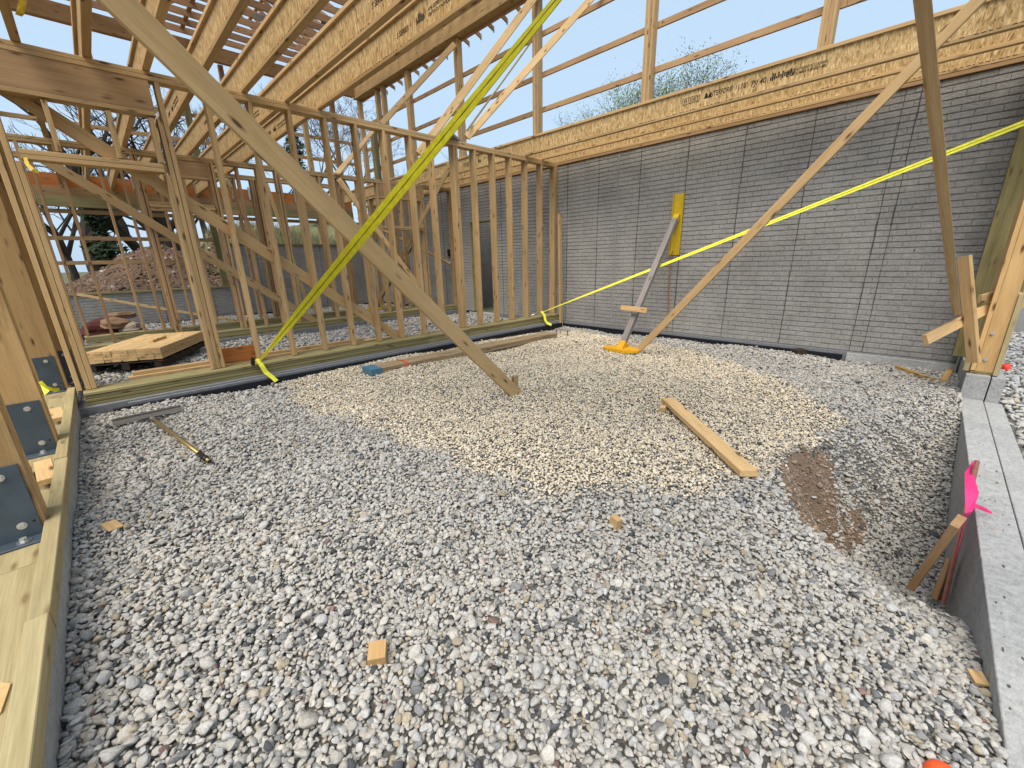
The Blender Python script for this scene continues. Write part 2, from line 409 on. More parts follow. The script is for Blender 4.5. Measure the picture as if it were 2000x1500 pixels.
hc = np.array([p.center[:2] for p in hme.polygons])
gm = (hc[:,0] > 3.4+.3*np.sin(hc[:,1]*3)) | (hc[:,1] > 22.5) | (hc[:,0] < -2.2)
hme.polygons.foreach_set('material_index', gm.astype(np.int32))

# ---------------------------------------------------------------- pebbles
def pebble_mesh(i, sub):
    bm = bmesh.new(); bmesh.ops.create_icosphere(bm, subdivisions=sub, radius=1)
    rr = random.Random(100+i)
    planes = [(Vector((rr.gauss(0,1), rr.gauss(0,1), rr.gauss(0,1))).normalized(), rr.uniform(.42, .78)) for _ in range(rr.choice([6,8,10,12]))]
    for v in bm.verts:
        for n, d in planes:
            k = v.co.dot(n)
            if k > d: v.co -= n*(k-d)*.95
        v.co *= 1+.07*math.sin(v.co.x*3+i)*math.cos(v.co.y*4-i)
    me = bpy.data.meshes.new('pebble_shape'); bm.to_mesh(me); bm.free(); me.materials.append(PEB)
    me.polygons.foreach_set('use_smooth', [True]*len(me.polygons)); return me
def make_coll(name, sub, n, seed):
    c = bpy.data.collections.new(name)
    for i in range(n): c.objects.link(bpy.data.objects.new('pebble_shape', pebble_mesh(i+seed, sub)))
    return c
PC = make_coll('pebble_shapes', 2, 14, 0); NP = 14
ng = bpy.data.node_groups.new('scatter_pebbles', 'GeometryNodeTree')
ng.interface.new_socket('Geometry', in_out='INPUT', socket_type='NodeSocketGeometry')
ng.interface.new_socket('Geometry', in_out='OUTPUT', socket_type='NodeSocketGeometry')
gi, go = ng.nodes.new('NodeGroupInput'), ng.nodes.new('NodeGroupOutput')
ci = ng.nodes.new('GeometryNodeCollectionInfo'); ci.inputs['Collection'].default_value = PC
ci.inputs['Separate Children'].default_value = True; ci.inputs['Reset Children'].default_value = True
ip = ng.nodes.new('GeometryNodeInstanceOnPoints'); ip.inputs['Pick Instance'].default_value = True
def na(name, t):
    n = ng.nodes.new('GeometryNodeInputNamedAttribute'); n.data_type = t; n.inputs['Name'].default_value = name; return n.outputs['Attribute']
ng.links.new(gi.outputs[0], ip.inputs['Points']); ng.links.new(ci.outputs[0], ip.inputs['Instance'])
ng.links.new(na('pidx', 'INT'), ip.inputs['Instance Index']); ng.links.new(na('prot', 'FLOAT_VECTOR'), ip.inputs['Rotation'])
ng.links.new(na('pscl', 'FLOAT_VECTOR'), ip.inputs['Scale']); ng.links.new(ip.outputs[0], go.inputs[0])

def scatter(name, P, size, col, label, flat_=.58, tilt=.45):
    n = len(P); me = bpy.data.meshes.new(name); me.vertices.add(n); me.vertices.foreach_set('co', P.astype(np.float32).ravel())
    def attr(nm, t, key, arr):
        a = me.attributes.new(nm, t, 'POINT'); a.data.foreach_set(key, arr.ravel())
    attr('pidx', 'INT', 'value', rng.integers(0, NP, n).astype(np.int32))
    rot = np.stack([rng.normal(0, tilt, n), rng.normal(0, tilt, n), rng.uniform(0, 6.28, n)], -1)
    attr('prot', 'FLOAT_VECTOR', 'vector', rot.astype(np.float32))
    el = rng.uniform(.85, 1.28, n); sc = np.stack([size/2*el, size/2/np.sqrt(el), size/2*rng.uniform(flat_-.14, flat_+.2, n)], -1)
    attr('pscl', 'FLOAT_VECTOR', 'vector', sc.astype(np.float32))
    attr('pcol', 'FLOAT_VECTOR', 'vector', col.astype(np.float32))
    me.materials.append(PEB); o = link(name, me, Matrix.Identity(4)); tag(o, label, None, None, 'stuff')
    md = o.modifiers.new('scatter', 'NODES'); md.node_group = ng
    return o
def jitter(x0, x1, y0, y1, s):
    xs = np.arange(x0, x1, s); ys = np.arange(y0, y1, s*.866); X, Y = np.meshgrid(xs, ys); X = X+(np.arange(len(ys)) % 2)[:,None]*s/2
    P = np.stack([X.ravel(), Y.ravel()], -1); return P + rng.normal(0, s*.28, P.shape)
def colours(n, warm, v0, v1):
    v = rng.beta(2.9, 2.3, n)*(v1-v0)+v0
    w = rng.normal(warm, .02, n)
    c = np.stack([v*(1+w), v, v*(1-w*1.5)], -1)
    k = rng.random(n)
    d = k < .035; c[d] = (np.array([.075,.078,.085])*rng.uniform(.6, 1.6, (d.sum(), 1)))
    d = (k > .035) & (k < .085); c[d] = np.array([.45,.38,.28])*rng.uniform(.75, 1.15, (d.sum(), 1))
    d = (k > .11) & (k < .116); c[d] = np.array([.24,.15,.13])*rng.uniform(.7, 1.3, (d.sum(), 1))
    d = (k > .125) & (k < .20); c[d] = np.array([.25,.25,.25])*rng.uniform(.7, 1.25, (d.sum(), 1))
    return c
fine_px = [(560,748),(585,800),(650,815),(730,835),(850,880),(960,935),(1100,968),(1260,962),(1400,955),(1500,925),(1540,912),(1620,872),(1650,835),(1610,790),(1510,735),(1380,690),(1120,646),(1000,655),(700,690)]
FP = np.array([ghit(x, y).xy[:] for x, y in fine_px])
def room_points(s, fine, z0, sizes):
    P = jitter(-.40, XC-.12, CURB_Y+.01, 5.99, s)
    ins = inpoly(P+np.stack([.07*np.sin(P[:,1]*9)+rng.normal(0,.07,len(P)), .07*np.sin(P[:,0]*8)+rng.normal(0,.07,len(P))], -1), FP)
    P = P[ins if fine else ~ins]
    da = dirt_area(P[:,0], P[:,1]) & (rng.random(len(P)) > .035); P = P[~da]
    # keep what the camera's surroundings can see
    n = len(P); sz = sizes(n); z = ground_z(P[:,0], P[:,1])+z0+rng.normal(0, .22, n)*sz
    x = np.clip(P[:,0], -.40+sz*.35, XC-.12); y = np.clip(P[:,1], CURB_Y+sz*.35, 6.0)
    return np.stack([x, y, z], -1), sz
ln = lambda mu, sg, lo, hi: (lambda n: np.clip(rng.lognormal(math.log(mu), sg, n), lo, hi))
A1, s1 = room_points(.0190, False, -.003, ln(.0245, .25, .014, .045))
A2, s2 = room_points(.038, False, .003, ln(.0335, .28, .022, .07))
P = np.concatenate([A1, A2]); s = np.concatenate([s1, s2])
shade = np.ones(len(P))
scatter('coarse_gravel', P, s, colours(len(P), .055, .33, .59), 'coarse grey river pebbles filling the near floor of the room and the dug hole')
B1, s1 = room_points(.0185, True, 0, ln(.0232, .22, .013, .038)); B2, s2 = room_points(.20, True, .006, ln(.042, .25, .03, .07))
P = np.concatenate([B1, B2]); s = np.concatenate([s1, s2]); c = colours(len(P), .155, .46, .84)
scatter('pea_gravel', P, s, c, 'finer beige pea gravel spread over the middle and far floor of the room')
Pj = jitter(-.38, 7.7, 6.52, 15.3, .052); n = len(Pj); s = ln(.052, .25, .03, .08)(n)
Pj = np.stack([Pj[:,0], Pj[:,1], .10+lump(Pj[:,0]*.8, Pj[:,1]*.8)+.012+rng.normal(0, .01, n)], -1)
scatter('rear_gravel', Pj, s, colours(n, .05, .30, .58), 'grey gravel floor behind the near stud wall')
Pj = jitter(1.0, 13, -5.5, -.785, .055); Pj = Pj[Pj[:,1] > -.84-(Pj[:,0]*.36)]; n = len(Pj); s = ln(.06, .28, .03, .11)(n)
Pj = np.stack([Pj[:,0], Pj[:,1], -.045+rng.normal(0, .012, n)], -1)
scatter('yard_gravel', Pj, s, colours(n, .02, .30, .60), 'pale coarse gravel outside the concrete curb on the right')

Pj = jitter(2.5, 4.4, -.3, .7, .016); Pj = Pj[dirt_area(Pj[:,0], Pj[:,1])]; n = len(Pj); s = ln(.017, .5, .006, .06)(n)
cc = np.array([.36,.265,.195])*rng.uniform(.5, 1.25, (n, 1)); pal = rng.random(n) < .05; cc[pal] = np.array([.45,.40,.34])
scatter('soil_clods', np.stack([Pj[:,0], Pj[:,1], ground_z(Pj[:,0], Pj[:,1])+.05*fbm(Pj[:,0], Pj[:,1], 13, 3, 5)-.002], -1), s, cc, 'crumbly brown soil clods on the cut side of the hole', .7)
n = 9000; Pj = np.stack([rng.uniform(-3, 4.2, n), rng.uniform(16, 22.5, n)], -1); s = ln(.055, .55, .02, .2)(n)
cc = np.array([.19,.125,.085])*rng.uniform(.45, 1.3, (n, 1)); pal = rng.random(n) < .04; cc[pal] = np.array([.50,.46,.41])
scatter('earth_clods', np.stack([Pj[:,0], Pj[:,1], hill(Pj[:,0], Pj[:,1])], -1), s, cc, 'clods and pale stones on the dug earth bank behind the low brick wall', .7)

# ---------------------------------------------------------------- brick walls
def brick_wall(root, axis, plane, a0, a1, z0, z1, sgn, holes=(), n_parts=300, back_m=MORT, thick=.22, seed=1):
    """bricks stand proud of a dark mortar body. axis = running axis (0 x, 1 y); sgn = side the face looks to"""
    BL, BH = .2265, .0775; mo = .008; rr = random.Random(seed)
    segs = []
    rows = int((z1-z0)/BH+.5); BHH = (z1-z0)/rows
    for r in range(rows):
        zc = z0+(r+.5)*BHH; off = (r % 2)*BL/2+rr.uniform(-.01, .01); a = a0-off
        while a < a1:
            l, h = max(a+.0012, a0), min(a+BL-.0012, a1); a += BL
            if h-l < .03: continue
            segs.append((l, h, zc))
    out = []
    for l, h, z in segs:
        skip = False
        for (h0, h1, hz0, hz1) in holes:
            if hz0 < z < hz1:
                if l >= h0-.01 and h <= h1+.01: skip = True
                elif l < h0 < h: h = h0
                elif l < h1 < h: l = h1
        if not skip and h-l > .02: out.append((l, h, z))
    def score(s):
        l, h, z = s; c = (plane, (l+h)/2, z) if axis == 1 else ((l+h)/2, plane, z)
        x, y, d = proj(c)
        if d < .1 or not (-20 < x < 2020 and -20 < y < 1520): return -1
        dd = Vector(c)-CAM; cs = abs(dd[0 if axis == 1 else 1])/dd.length; return cs/d**2
    out.sort(key=score, reverse=True)
    D = .010
    def verts(l, h, z, d):
        q = .004; zz = BHH/2-mo/2; res = []
        for (ca, cz, dd) in ((0, 0, 0), (.0016, q, d)):
            for a, b in ((l+ca, z-zz+cz), (h-ca, z-zz+cz), (h-ca, z+zz-cz), (l+ca, z+zz-cz)):
                p = [0,0,b]; p[axis] = a; p[1-axis] = plane+sgn*(.001+dd) if dd else plane+sgn*.0005; res.append(p)
        return res
    F = [(0,1,5,4),(1,2,6,5),(2,3,7,6),(3,0,4,7),(4,5,6,7)]
    share = {}
    for i, (l, h, z) in enumerate(out[:n_parts]):
        d = D+rr.choice([-.003, 0, .003]); key = (round(h-l, 3), d)
        c = Vector((0, 0, z)); c[axis] = (l+h)/2; c[1-axis] = plane
        if key not in share:
            vs = [Vector(v)-c for v in verts(l, h, z, d)]; me = bpy.data.meshes.new('brick'); me.from_pydata(vs, [], F); me.materials.append(BRK); share[key] = me
        link('brick', share[key], Matrix.Translation(c), root)
    vs, fs = [], []
    for l, h, z in out[n_parts:]:
        b = len(vs); vs += verts(l, h, z, D+rr.uniform(-.003, .003)); fs += [tuple(b+k for k in f) for f in F]
    if vs:
        o = mesh_obj('brick_courses', vs, fs, BRK2, root); o['kind'] = 'stuff'
    # mortar body, split round the holes
    def body(h0, h1, za, zb):
        if h1-h0 < .01: return
        if axis == 1: box('wall_body', *(sorted((plane, plane-sgn*thick))), h0, h1, za, zb, back_m, root)
        else: box('wall_body', h0, h1, *(sorted((plane, plane-sgn*thick))), za, zb, back_m, root)
    if holes:
        h0, h1, hz0, hz1 = holes[0]
        body(a0, h0, z0, z1); body(h1, a1, z0, z1); body(h0, h1, hz1, z1)
    else: body(a0, a1, z0, z1)
WC = thing('brick_wall', 'long grey brick-patterned concrete wall along the right side with a doorway beyond the stud wall', 'brick wall', (XC, 3, .18))
brick_wall(WC, 1, XC, -.42, 15.3, .18, 3.555, -1, holes=((8.40, 9.42, .19, 2.63),))
rr2 = random.Random(3)
for y in (6.02, 5.22, 4.30, 3.41, 2.51, 1.61, .69, .54, 7.4, 8.15, 9.9, 10.7, 11.6, 12.5):
    z = .19
    while z < 3.5:
        z1 = min(3.54, z+rr2.uniform(.12, .6)); w = rr2.choice((.008, .010, .013, .018)); d_ = rr2.uniform(-.003, .003)
        box('panel_seam', XC-.0145, XC-.004, y-w/2+d_, y+w/2+d_, z, z1, SEAM, WC); z = z1+.001
box('panel_seam', XC-.020, XC-.004, 4.755, 4.79, .19, 3.54, PALE, WC)
box('sill_plate', XC-.04, XC+.16, -.42, 15.3, 3.557, 3.603, LUM_B, WC)
box('footing', XC-.05, XC+.2, -.42, 8.40, -.7, .178, FOAM, WC); box('footing', XC-.05, XC+.2, 8.40, 15.3, -.7, .150, CONC, WC)
box('membrane_strip', XC-.085, XC-.052, .75, 6.05, -.1, .128, BLACK, WC)
box('membrane_strip', XC-.085, XC-.052, 9.6, 15.2, -.1, .168, BLACK, WC)
box('footing_end', XC-.11, XC-.052, -.42, .70, -.7, .165, CONC, WC)
box('door_jamb', XC-.03, XC+.20, 9.38, 9.42, .2, 2.63, TRT, WC); box('door_jamb', XC-.03, XC+.20, 8.40, 8.44, .2, 2.63, TRT_D, WC)
box('door_head', XC-.03, XC+.20, 8.40, 9.42, 2.60, 2.64, TRT_D, WC)
# thin gap stains around form ties
for y, z in ((4.9, 2.95), (1.2, 2.2), (.9, 2.5), (2.9, 1.1), (.25, 1.6), (3.9, .9)):
    tube_obj('tie_hole', [(XC-.013, y, z), (XC-.0105, y, z)], .011, SEAM, WC, 8)

WD = thing('doorway_brick_wall', 'grey brick wall seen through the doorway in the long wall', 'brick wall', (9.4, 9, .1))
brick_wall(WD, 1, 9.4, 7.2, 14.5, .1, 3.4, -1, n_parts=0, seed=5)
WL = thing('low_brick_wall', 'low grey brick wall in front of the dirt mound with a treated plank cap', 'brick wall', (1.4, 15.5, 0))
brick_wall(WL, 0, 15.5, -3.0, 3.2, .05, .97, -1, n_parts=0, seed=2)
box('cap_plank', -3.0, 3.18, 15.46, 15.70, .972, 1.03, TRT, WL); box('footing', -3.0, 3.2, 15.42, 15.72, -.8, .048, FOAM, WL)
box('membrane_strip', -3, 3.2, 15.37, 15.418, -.1, .12, BLACK, WL)
for x in (-1.2, .05, 1.3, 2.5): box('panel_seam', x, x+.012, 15.486, 15.496, .06, .965, SEAM, WL)
WH = thing('high_brick_wall', 'taller grey brick wall stepping up below the grassy bank, treated plank cap', 'brick wall', (5.5, 15.5, 0))
brick_wall(WH, 0, 15.5, 3.2, XC-.002, .05, 2.23, -1, n_parts=60, seed=3)
box('cap_plank', 3.2, XC, 15.46, 15.70, 2.232, 2.29, TRT_D, WH); box('footing', 3.2, XC, 15.42, 15.72, -.8, .048, FOAM, WH)
box('membrane_strip', 3.2, XC-.1, 15.37, 15.418, -.1, .13, BLACK, WH)
for x in (3.9, 4.9, 5.9, 6.9): box('panel_seam', x, x+.012, 15.486, 15.496, .06, 2.225, SEAM, WH)

# ---------------------------------------------------------------- stud walls
T, D4, D6 = .042, .098, .150
def nails(root, P, n, r=.004): pass
WA = thing('stud_wall', 'nearest timber stud wall on a thick green sill, with the wide header at its left end', 'stud wall', (0, YA, .2))
for k in range(4):
    z = .205+k*.0368; dx = random.uniform(-.012, .012)
    box('bottom_plate', -.335, 4.05+dx*8, 6.16+dx*.6, 6.47, z, z+.031, TRT, WA)
    box('bottom_plate', 4.055+dx*8, 7.72, 6.16+dx*.6, 6.47, z, z+.031, TRT, WA)
box('concrete_stem', -.40, 7.70, 6.085, 6.50, -.7, .2035, FOAM, WA); box('foam_ledge', -.02, 7.66, 6.035, 6.083, -.7, .186, FOAM, WA); box('membrane_strip', -.15, 7.62, 5.995, 6.033, -.2, .155, BLACK, WA)
for x0, x1, z0, z1 in ((-.9, 3.62, 3.521, 3.561), (3.625, 7.78, 3.521, 3.561), (-.9, 5.0, 3.563, 3.603), (5.005, 7.78, 3.563, 3.603)):
    box('top_plate', x0, x1, YA, YA+D6, z0, z1, LUM, WA)
def stud(root, x, y, z0, z1, m=LUM, d=D6, w=T, nm='stud', dx=0):
    return board(nm, (x, y+d/2, z0), (x+dx, y+d/2, z1), d, w, m, (1,0,0), root)
ZB, ZT = .3535, 3.519
for x in (1.395, 1.842, 2.293, 2.740, 3.182, 3.616, 4.078, 4.487, 4.944, 4.99, 5.418, 5.881, 6.327, 6.779, 7.254, 7.70):
    stud(WA, x, YA, ZB, ZT, dx=random.uniform(-.006, .006))
stud(WA, 7.752, YA, ZB, ZT, LUM_B)
stud(WA, .865, YA, ZB, 2.60); stud(WA, .91, YA, ZB, 3.17); stud(WA, .958, YA, ZB, ZT)
stud(WA, -.360, YA, ZB, 3.16, LUM_P); stud(WA, -.245, YA, ZB, 2.60); stud(WA, -.290, YA, ZB, 3.16)
stud(WA, .052, YA, 2.725, 3.16); stud(WA, .50, YA, 2.725, 3.16); stud(WA, .84, YA, 2.725, 3.16)
box('header', -.9, .886, YA+.004, YA+.046, 3.225, 3.519, LUM_B, WA); box('header', -.9, .886, YA+.1, YA+.146, 3.225, 3.519, LUM_B, WA)
box('header_plate', -.38, .886, YA, YA+D6, 3.182, 3.223, LUM, WA)
for z in (2.625, 2.669): box('opening_plate', -.22, .842, YA, YA+D6, z, z+.042, LUM, WA)
board('diagonal_brace', hit(2, 166, 1, YA+D6+.022), hit(788, 664, 1, YA+D6+.022), .145, .04, LUM, (0,1,0), WA)

WB = thing('stud_wall', 'second stud wall further back on its own green sill, behind the stack of lumber', 'stud wall', (3, 10.1, .2))
for k in range(4): box('bottom_plate', -.35, 7.70, 9.99+random.uniform(-.004, .004), 10.26, .205+k*.0365, .2365+k*.0365, TRT, WB)
box('concrete_stem', -.4, 7.7, 9.93, 10.3, -.4, .2035, FOAM, WB)
for z in (3.485, 3.53): box('top_plate', -.6, 7.76, 10.1, 10.1+D6, z, z+.042, LUM, WB)
for x in (-.36, .04, .95, 1.0, 1.35, 1.44, 2.04, 2.09, 2.5, 2.85, 3.2, 3.25, 3.65, 4.08, 4.5, 4.97, 5.02, 5.48, 6.72, 6.78, 7.2, 7.70):
    stud(WB, x, 10.1, ZB, 3.483, random.choice((LUM, LUM, LUM_B)), dx=random.uniform(-.01, .01))
box('header', 1.5, 2.02, 10.11, 10.2, 3.23, 3.483, LUM_B, WB); box('header_plate', 1.46, 2.02, 10.1, 10.25, 3.185, 3.228, LUM, WB)
box('header', 5.503, 6.69, 10.11, 10.2, 3.2, 3.483, LUM_B, WB); box('header_plate', 5.503, 6.69, 10.1, 10.25, 3.155, 3.198, LUM, WB)
for z in (2.42, 2.465): box('opening_plate', 5.503, 6.69, 10.1, 10.25, z, z+.042, LUM, WB)
stud(WB, 6.1, 10.1, 2.51, 3.15)
for z in (2.66, 2.705): box('opening_plate', 1.02, 2.0, 10.1, 10.25, z, z+.042, LUM, WB)
board('diagonal_brace', hit(72, 303, 1, 10.04), hit(632, 637, 1, 10.04), .145, .04, LUM, (0,1,0), WB)

WB2 = thing('stud_wall', 'third and farthest stud wall on a green sill, just behind the second one', 'stud wall', (3, 11.6, .2))
for k in range(4): box('bottom_plate', -.35, 5.3, 11.5, 11.75, .205+k*.0365, .2365+k*.0365, TRT, WB2)
box('concrete_stem', -.4, 5.35, 11.46, 11.8, -.4, .2035, FOAM, WB2)
for z in (3.51, 3.555): box('top_plate', -.6, 5.3, 11.6, 11.75, z, z+.042, LUM, WB2)
for x in (-.30, .56, .88, 1.03, 1.41, 1.85, 2.3, 2.77, 3.1, 3.16, 3.22, 3.68, 4.1, 4.15, 4.6, 5.05, 5.26):
    stud(WB2, x, 11.6, ZB, 3.508, random.choice((LUM, LUM_B)), dx=random.uniform(-.01, .01))
for z in (2.75, 2.795): box('opening_plate', 1.06, 2.75, 11.6, 11.75, z, z+.042, LUM, WB2)

WX = thing('stud_partition', 'short stud partition running back from the third stud wall beside the long brick wall', 'stud wall', (6.6, 12, .2))
for k in range(3): box('bottom_plate', 6.55, 6.7, 10.3, 13.6, .16+k*.042, .20+k*.042, TRT, WX)
for y in (10.5, 10.95, 11.4, 11.85, 12.3, 12.75, 13.2, 13.55): board('stud', (6.62, y, .29), (6.62, y, 3.48), .14, T, LUM, (0,1,0), WX)
box('top_plate', 6.55, 6.7, 10.3, 13.6, 3.482, 3.524, LUM, WX)

# far outer wall: girts, posts, beam
WF = thing('far_wall_frame', 'far timber wall frame with orange beam, olive band and horizontal girts, trees showing through', 'wall frame', (3, 15.5, 0))
box('orange_beam', -1.5, 7.3, 15.50, 15.60, 3.57, 3.87, LVL, WF); box('lower_beam', -1.5, 7.3, 15.49, 15.61, 3.37, 3.568, LUM_B, WF)
box('treated_band', -1.5, 7.3, 15.48, 15.62, 3.12, 3.368, TRT, WF)
for z in (1.79, 2.39, 3.03): box('girt', -1.5, 2.9 if z < 2.5 else 7.7, 15.63, 15.72, z-.05, z+.045, LUM_B, WF)
for z in (4.62, 5.07, 5.74, 6.42): box('girt', -3, 7.8, 15.76, 15.80, z-.05, z+.05, LUM, WF)
for x, m in ((-.9, LUM_B), (2.86, TRT_D), (6.05, LUM), (7.05, LUM_B)): box('post', x, x+.15, 15.62, 15.75, 1.03 if x < 3 else 2.29, 7.1, m, WF)
for i in range(14):
    x = -.75+i*.449*1.0
    if x < 7: box('joist_hanger', x+.71, x+.76, 15.44, 15.488, 3.58, 3.93, GALV, WF)

# ---------------------------------------------------------------- floor joists
def joist(x, y0, y1, z0, label, h=.325, fl=.066, ft=.040, printed=None, group='wood I-joists'):
    j = thing('floor_joist', label, 'joist', (x, (y0+y1)/2, z0), group)
    box('bottom_flange', x-fl/2, x+fl/2, y0, y1, z0, z0+ft, LUM, j); box('top_flange', x-fl/2, x+fl/2, y0, y1, z0+h-ft, z0+h, LUM, j)
    board('web', (x, y0, z0+h/2), (x, y1, z0+h/2), h-2*ft+.008, .011, OSB, (-1,0,0), j)
    return j
JX = [-.01, .449, .893, 1.345, 1.80, 2.278, 2.694]
ords = ['leftmost', 'second', 'third', 'fourth', 'fifth', 'sixth', 'rightmost']
xm, zu = (0,-1,0), (0,0,1)     # text running direction on a web that looks towards -X
JO = []
for i, x in enumerate(JX):
    JO.append(joist(x, -.6, 15.43, 3.606, '%s of the wood I-joists resting on the near stud wall%s' % (ords[i], '' if i == 0 else ''), group='I-joists over the stud walls'))
def stamp(j, x, y, z, s=1.0, mirror=False):
    X = x-.0065
    text_mesh('lettering', 'S SERIES', .062*s, (X, y, z), xm, zu, INK, j, shear=.25)
    for k in range(9):
        yy = y-.36*s-.016*s*k; hh = random.uniform(.03, .085)*s; box('stamp_mark', X-.001, X, yy-.011*s, yy, z-.012*s+random.uniform(0,.01), z-.012*s+hh, INK, j)
    text_mesh('lettering', 'APA LISTED HOLE CHART', .034*s, (X, y-.56*s, z+.030*s), xm, zu, INK, j)
    text_mesh('lettering', 'OK TO CUT NO FLANGE', .034*s, (X, y-.56*s, z-.012*s), xm, zu, INK, j)
for jx, py in ((5, 3.95), (6, 4.25), (4, 3.1), (4, 8.6), (5, 8.4), (6, 8.6), (3, 8.5)):
    stamp(JO[jx], JX[jx], py, 3.74)
def flange_marks(j, x, y0, n, z, dy=.05):
    vs, fs = [], []
    for k in range(n):
        if random.random() < .25: continue
        a = y0-k*dy; l = dy*random.uniform(.3, .75); b = len(vs); X = x-.034
        vs += [(X, a, z), (X, a-l, z), (X, a-l, z+.007), (X, a, z+.007)]; fs.append((b, b+1, b+2, b+3))
    o = mesh_obj('edge_lettering', vs, fs, INK, j); o['kind'] = 'stuff'
for jx in (4, 5, 6): flange_marks(JO[jx], JX[jx], 5.2, 26, 3.636)
JC = []
for x, lb in ((6.77, 'printed I-joist spanning in front of the brick wall top, nearest of the three'), (7.28, 'middle of the three I-joists along the brick wall top'), (7.79, 'I-joist closest to the brick wall face, farthest of the three')):
    JC.append(joist(x, -1.6, 15.3, 3.606, lb, group='I-joists along the brick wall'))
X1 = 6.77-.0065
def jc_y(px, py): return hit(px, py, 0, X1)
def put_text(s, px, py, size, shear=.18, j=JC[0], px2=None):
    P = jc_y(px, py); fit = (P.y-jc_y(px2, py-(px2-px)*.25).y) if px2 else None
    text_mesh('lettering', s, size, P, xm, zu, INK, j, shear=shear, fit=fit); return P
for px, py in ((1335, 203), (905, 325)):
    p2 = 1364 if px > 1000 else 924; a = put_text('P3 I JOIST', px, py, .066, .1, px2=p2)
    wd = a.y-jc_y(p2, py-(p2-px)*.25).y+.012
    for z0_, z1_ in ((-.018, -.013), (.058, .063)): box('lettering_frame', X1-.0012, X1, a.y-wd, a.y+.015, a.z+z0_, a.z+z1_, INK, JC[0])
    for y_ in (a.y+.012, a.y-.155, a.y-wd): box('lettering_frame', X1-.0012, X1, y_, y_+.004, a.z-.018, a.z+.063, INK, JC[0])
def logo(px, py, s=.075):   # small fir-tree emblem left of the word
    P = jc_y(px, py); vs, fs = [], []
    for dy, hh in ((0, s), (.05, s*.8)):
        for k in range(3):
            b = len(vs); z = P.z+k*hh*.27; w = .036-.008*k
            vs += [(X1-.001, P.y-dy+w, z), (X1-.001, P.y-dy-w, z), (X1-.001, P.y-dy, z+hh*.42)]; fs.append((b, b+1, b+2))
    mesh_obj('tree_logo', vs, fs, INK, JC[0])
logo(1379, 192); logo(935, 317)
put_text('INTERFOR\u00ae', 1384, 190, .088, px2=1430); put_text('11 7/8"', 1435, 177, .088, px2=1460); put_text('PJI 40', 1466, 169, .088, px2=1496)
put_text('11 7/8" PJI', 944, 312, .08, px2=968)
P = jc_y(1503, 158)
for k in range(12): box('stamp_mark', X1-.001, X1, P.y-.022*k-.02, P.y-.022*k-.004, P.z+random.uniform(-.01, .02), P.z+random.uniform(.03, .075), INK, JC[0])
put_text('WEB LISTED NOT ABOVE CHORD 1/2 IN CANADA', 1536, 144, .044, px2=1616); put_text('STAMP LUMBER FLANGE 2-488', 1536, 151, .044, px2=1612)
for px0, py0, n in ((1250, 243, 30), (1820, 88, 26)):
    P = jc_y(px0, py0); flange_marks(JC[0], 6.77, P.y, n, 3.632)
flange_marks(JC[1], 7.28, 4.0, 30, 3.632); flange_marks(JC[1], 7.28, 1.9, 20, 3.632); flange_marks(JC[2], 7.79, 3.4, 30, 3.632); flange_marks(JC[2], 7.79, .9, 30, 3.632)

# ---------------------------------------------------------------- tall outer frame along the brick wall
XO = 7.95
UF = thing('upper_wall_frame', 'tall open frame of posts and girts standing above the long brick wall against the sky', 'wall frame', (XO, 5, 3.6))
PY = [-3.9, -1.15, 1.70, 4.40, 7.10, 9.86, 12.28]
for y in PY:
    for k in range(4): box('post_ply', XO, XO+.16, y-.082+k*.0415, y-.082+k*.0415+.0405, 3.604, 7.06, LUM if k != 1 else LUM_B, UF)
for y in (13.75, 14.15, 15.42): box('post', XO, XO+.15, y-.06, y+.06, 3.604, 7.06, LUM, UF)
box('post', XO, XO+.15, 14.55, 14.8, 3.604, 6.0, TRT_D, UF)
for z in (4.86, 5.54, 6.30):
    for i in range(len(PY)-1): box('girt', XO+.168, XO+.21, PY[i]-.15, PY[i+1]-.155, z-.05, z+.05, LUM_B, UF)
    box('girt', XO+.168, XO+.21, PY[-1]-.15, 15.7, z-.05, z+.05, LUM_B, UF)
box('girt', XO+.168, XO+.21, 12.4, 15.7, 4.12, 4.21, LUM, UF)
box('eave_beam', XO-.10, XO+.14, -4, 15.5, 7.08, 7.42, LUM, UF); box('eave_plate', XO+.145, XO+.19, -4, 15.6, 7.03, 7.46, LUM_R, UF)
GB = thing('cross_beam', 'deep brown beam crossing high at the back below the roof trusses', 'beam', (3, 15.5, 7.15))
box('beam_ply', -4, 7.84, 15.42, 15.50, 7.14, 7.50, LUM_B, GB); box('beam_ply', -4, 7.84, 15.503, 15.58, 7.14, 7.50, LUM_R, GB)
for x in (-.9, 1.1, 2.1, 3.9, 5.9): box('post_top', x, x+.12, 15.60, 15.72, 6.2 if x != -.9 else 5, 7.14, LUM_R, GB)

# roof trusses
def truss(y, label):
    t = thing('roof_truss', label, 'roof truss', (3, y, 7.45), 'roof trusses'); th = .04
    zb = 7.53
    box('bottom_chord', -5.2, 8.1, y-th/2, y+th/2, zb, zb+.15, LUM_R, t)
    f = lambda x: 7.53+(8.1-x)*.33
    board('top_chord', (8.75, y, f(8.75)), (-5.2, y, f(-5.2)), .10, th, LUM_R, (0,1,0), t)
    box('tail_end', 8.752, 8.775, y-.025, y+.025, f(8.75)-.075, f(8.75)+.05, GALV, t)
    xs = [7.2, 5.6, 4.0, 2.2, .4, -1.6, -3.6]; lo = True; prev = (7.9, zb+.1)
    for i, x in enumerate(xs):
        q = (x, f(x)-.06) if i % 2 == 0 else (x, zb+.1)
        board('web_member', (prev[0], y, prev[1]), (q[0], y, q[1]), .085, th-.004, LUM_R, (0,1,0), t); prev = q
    return t
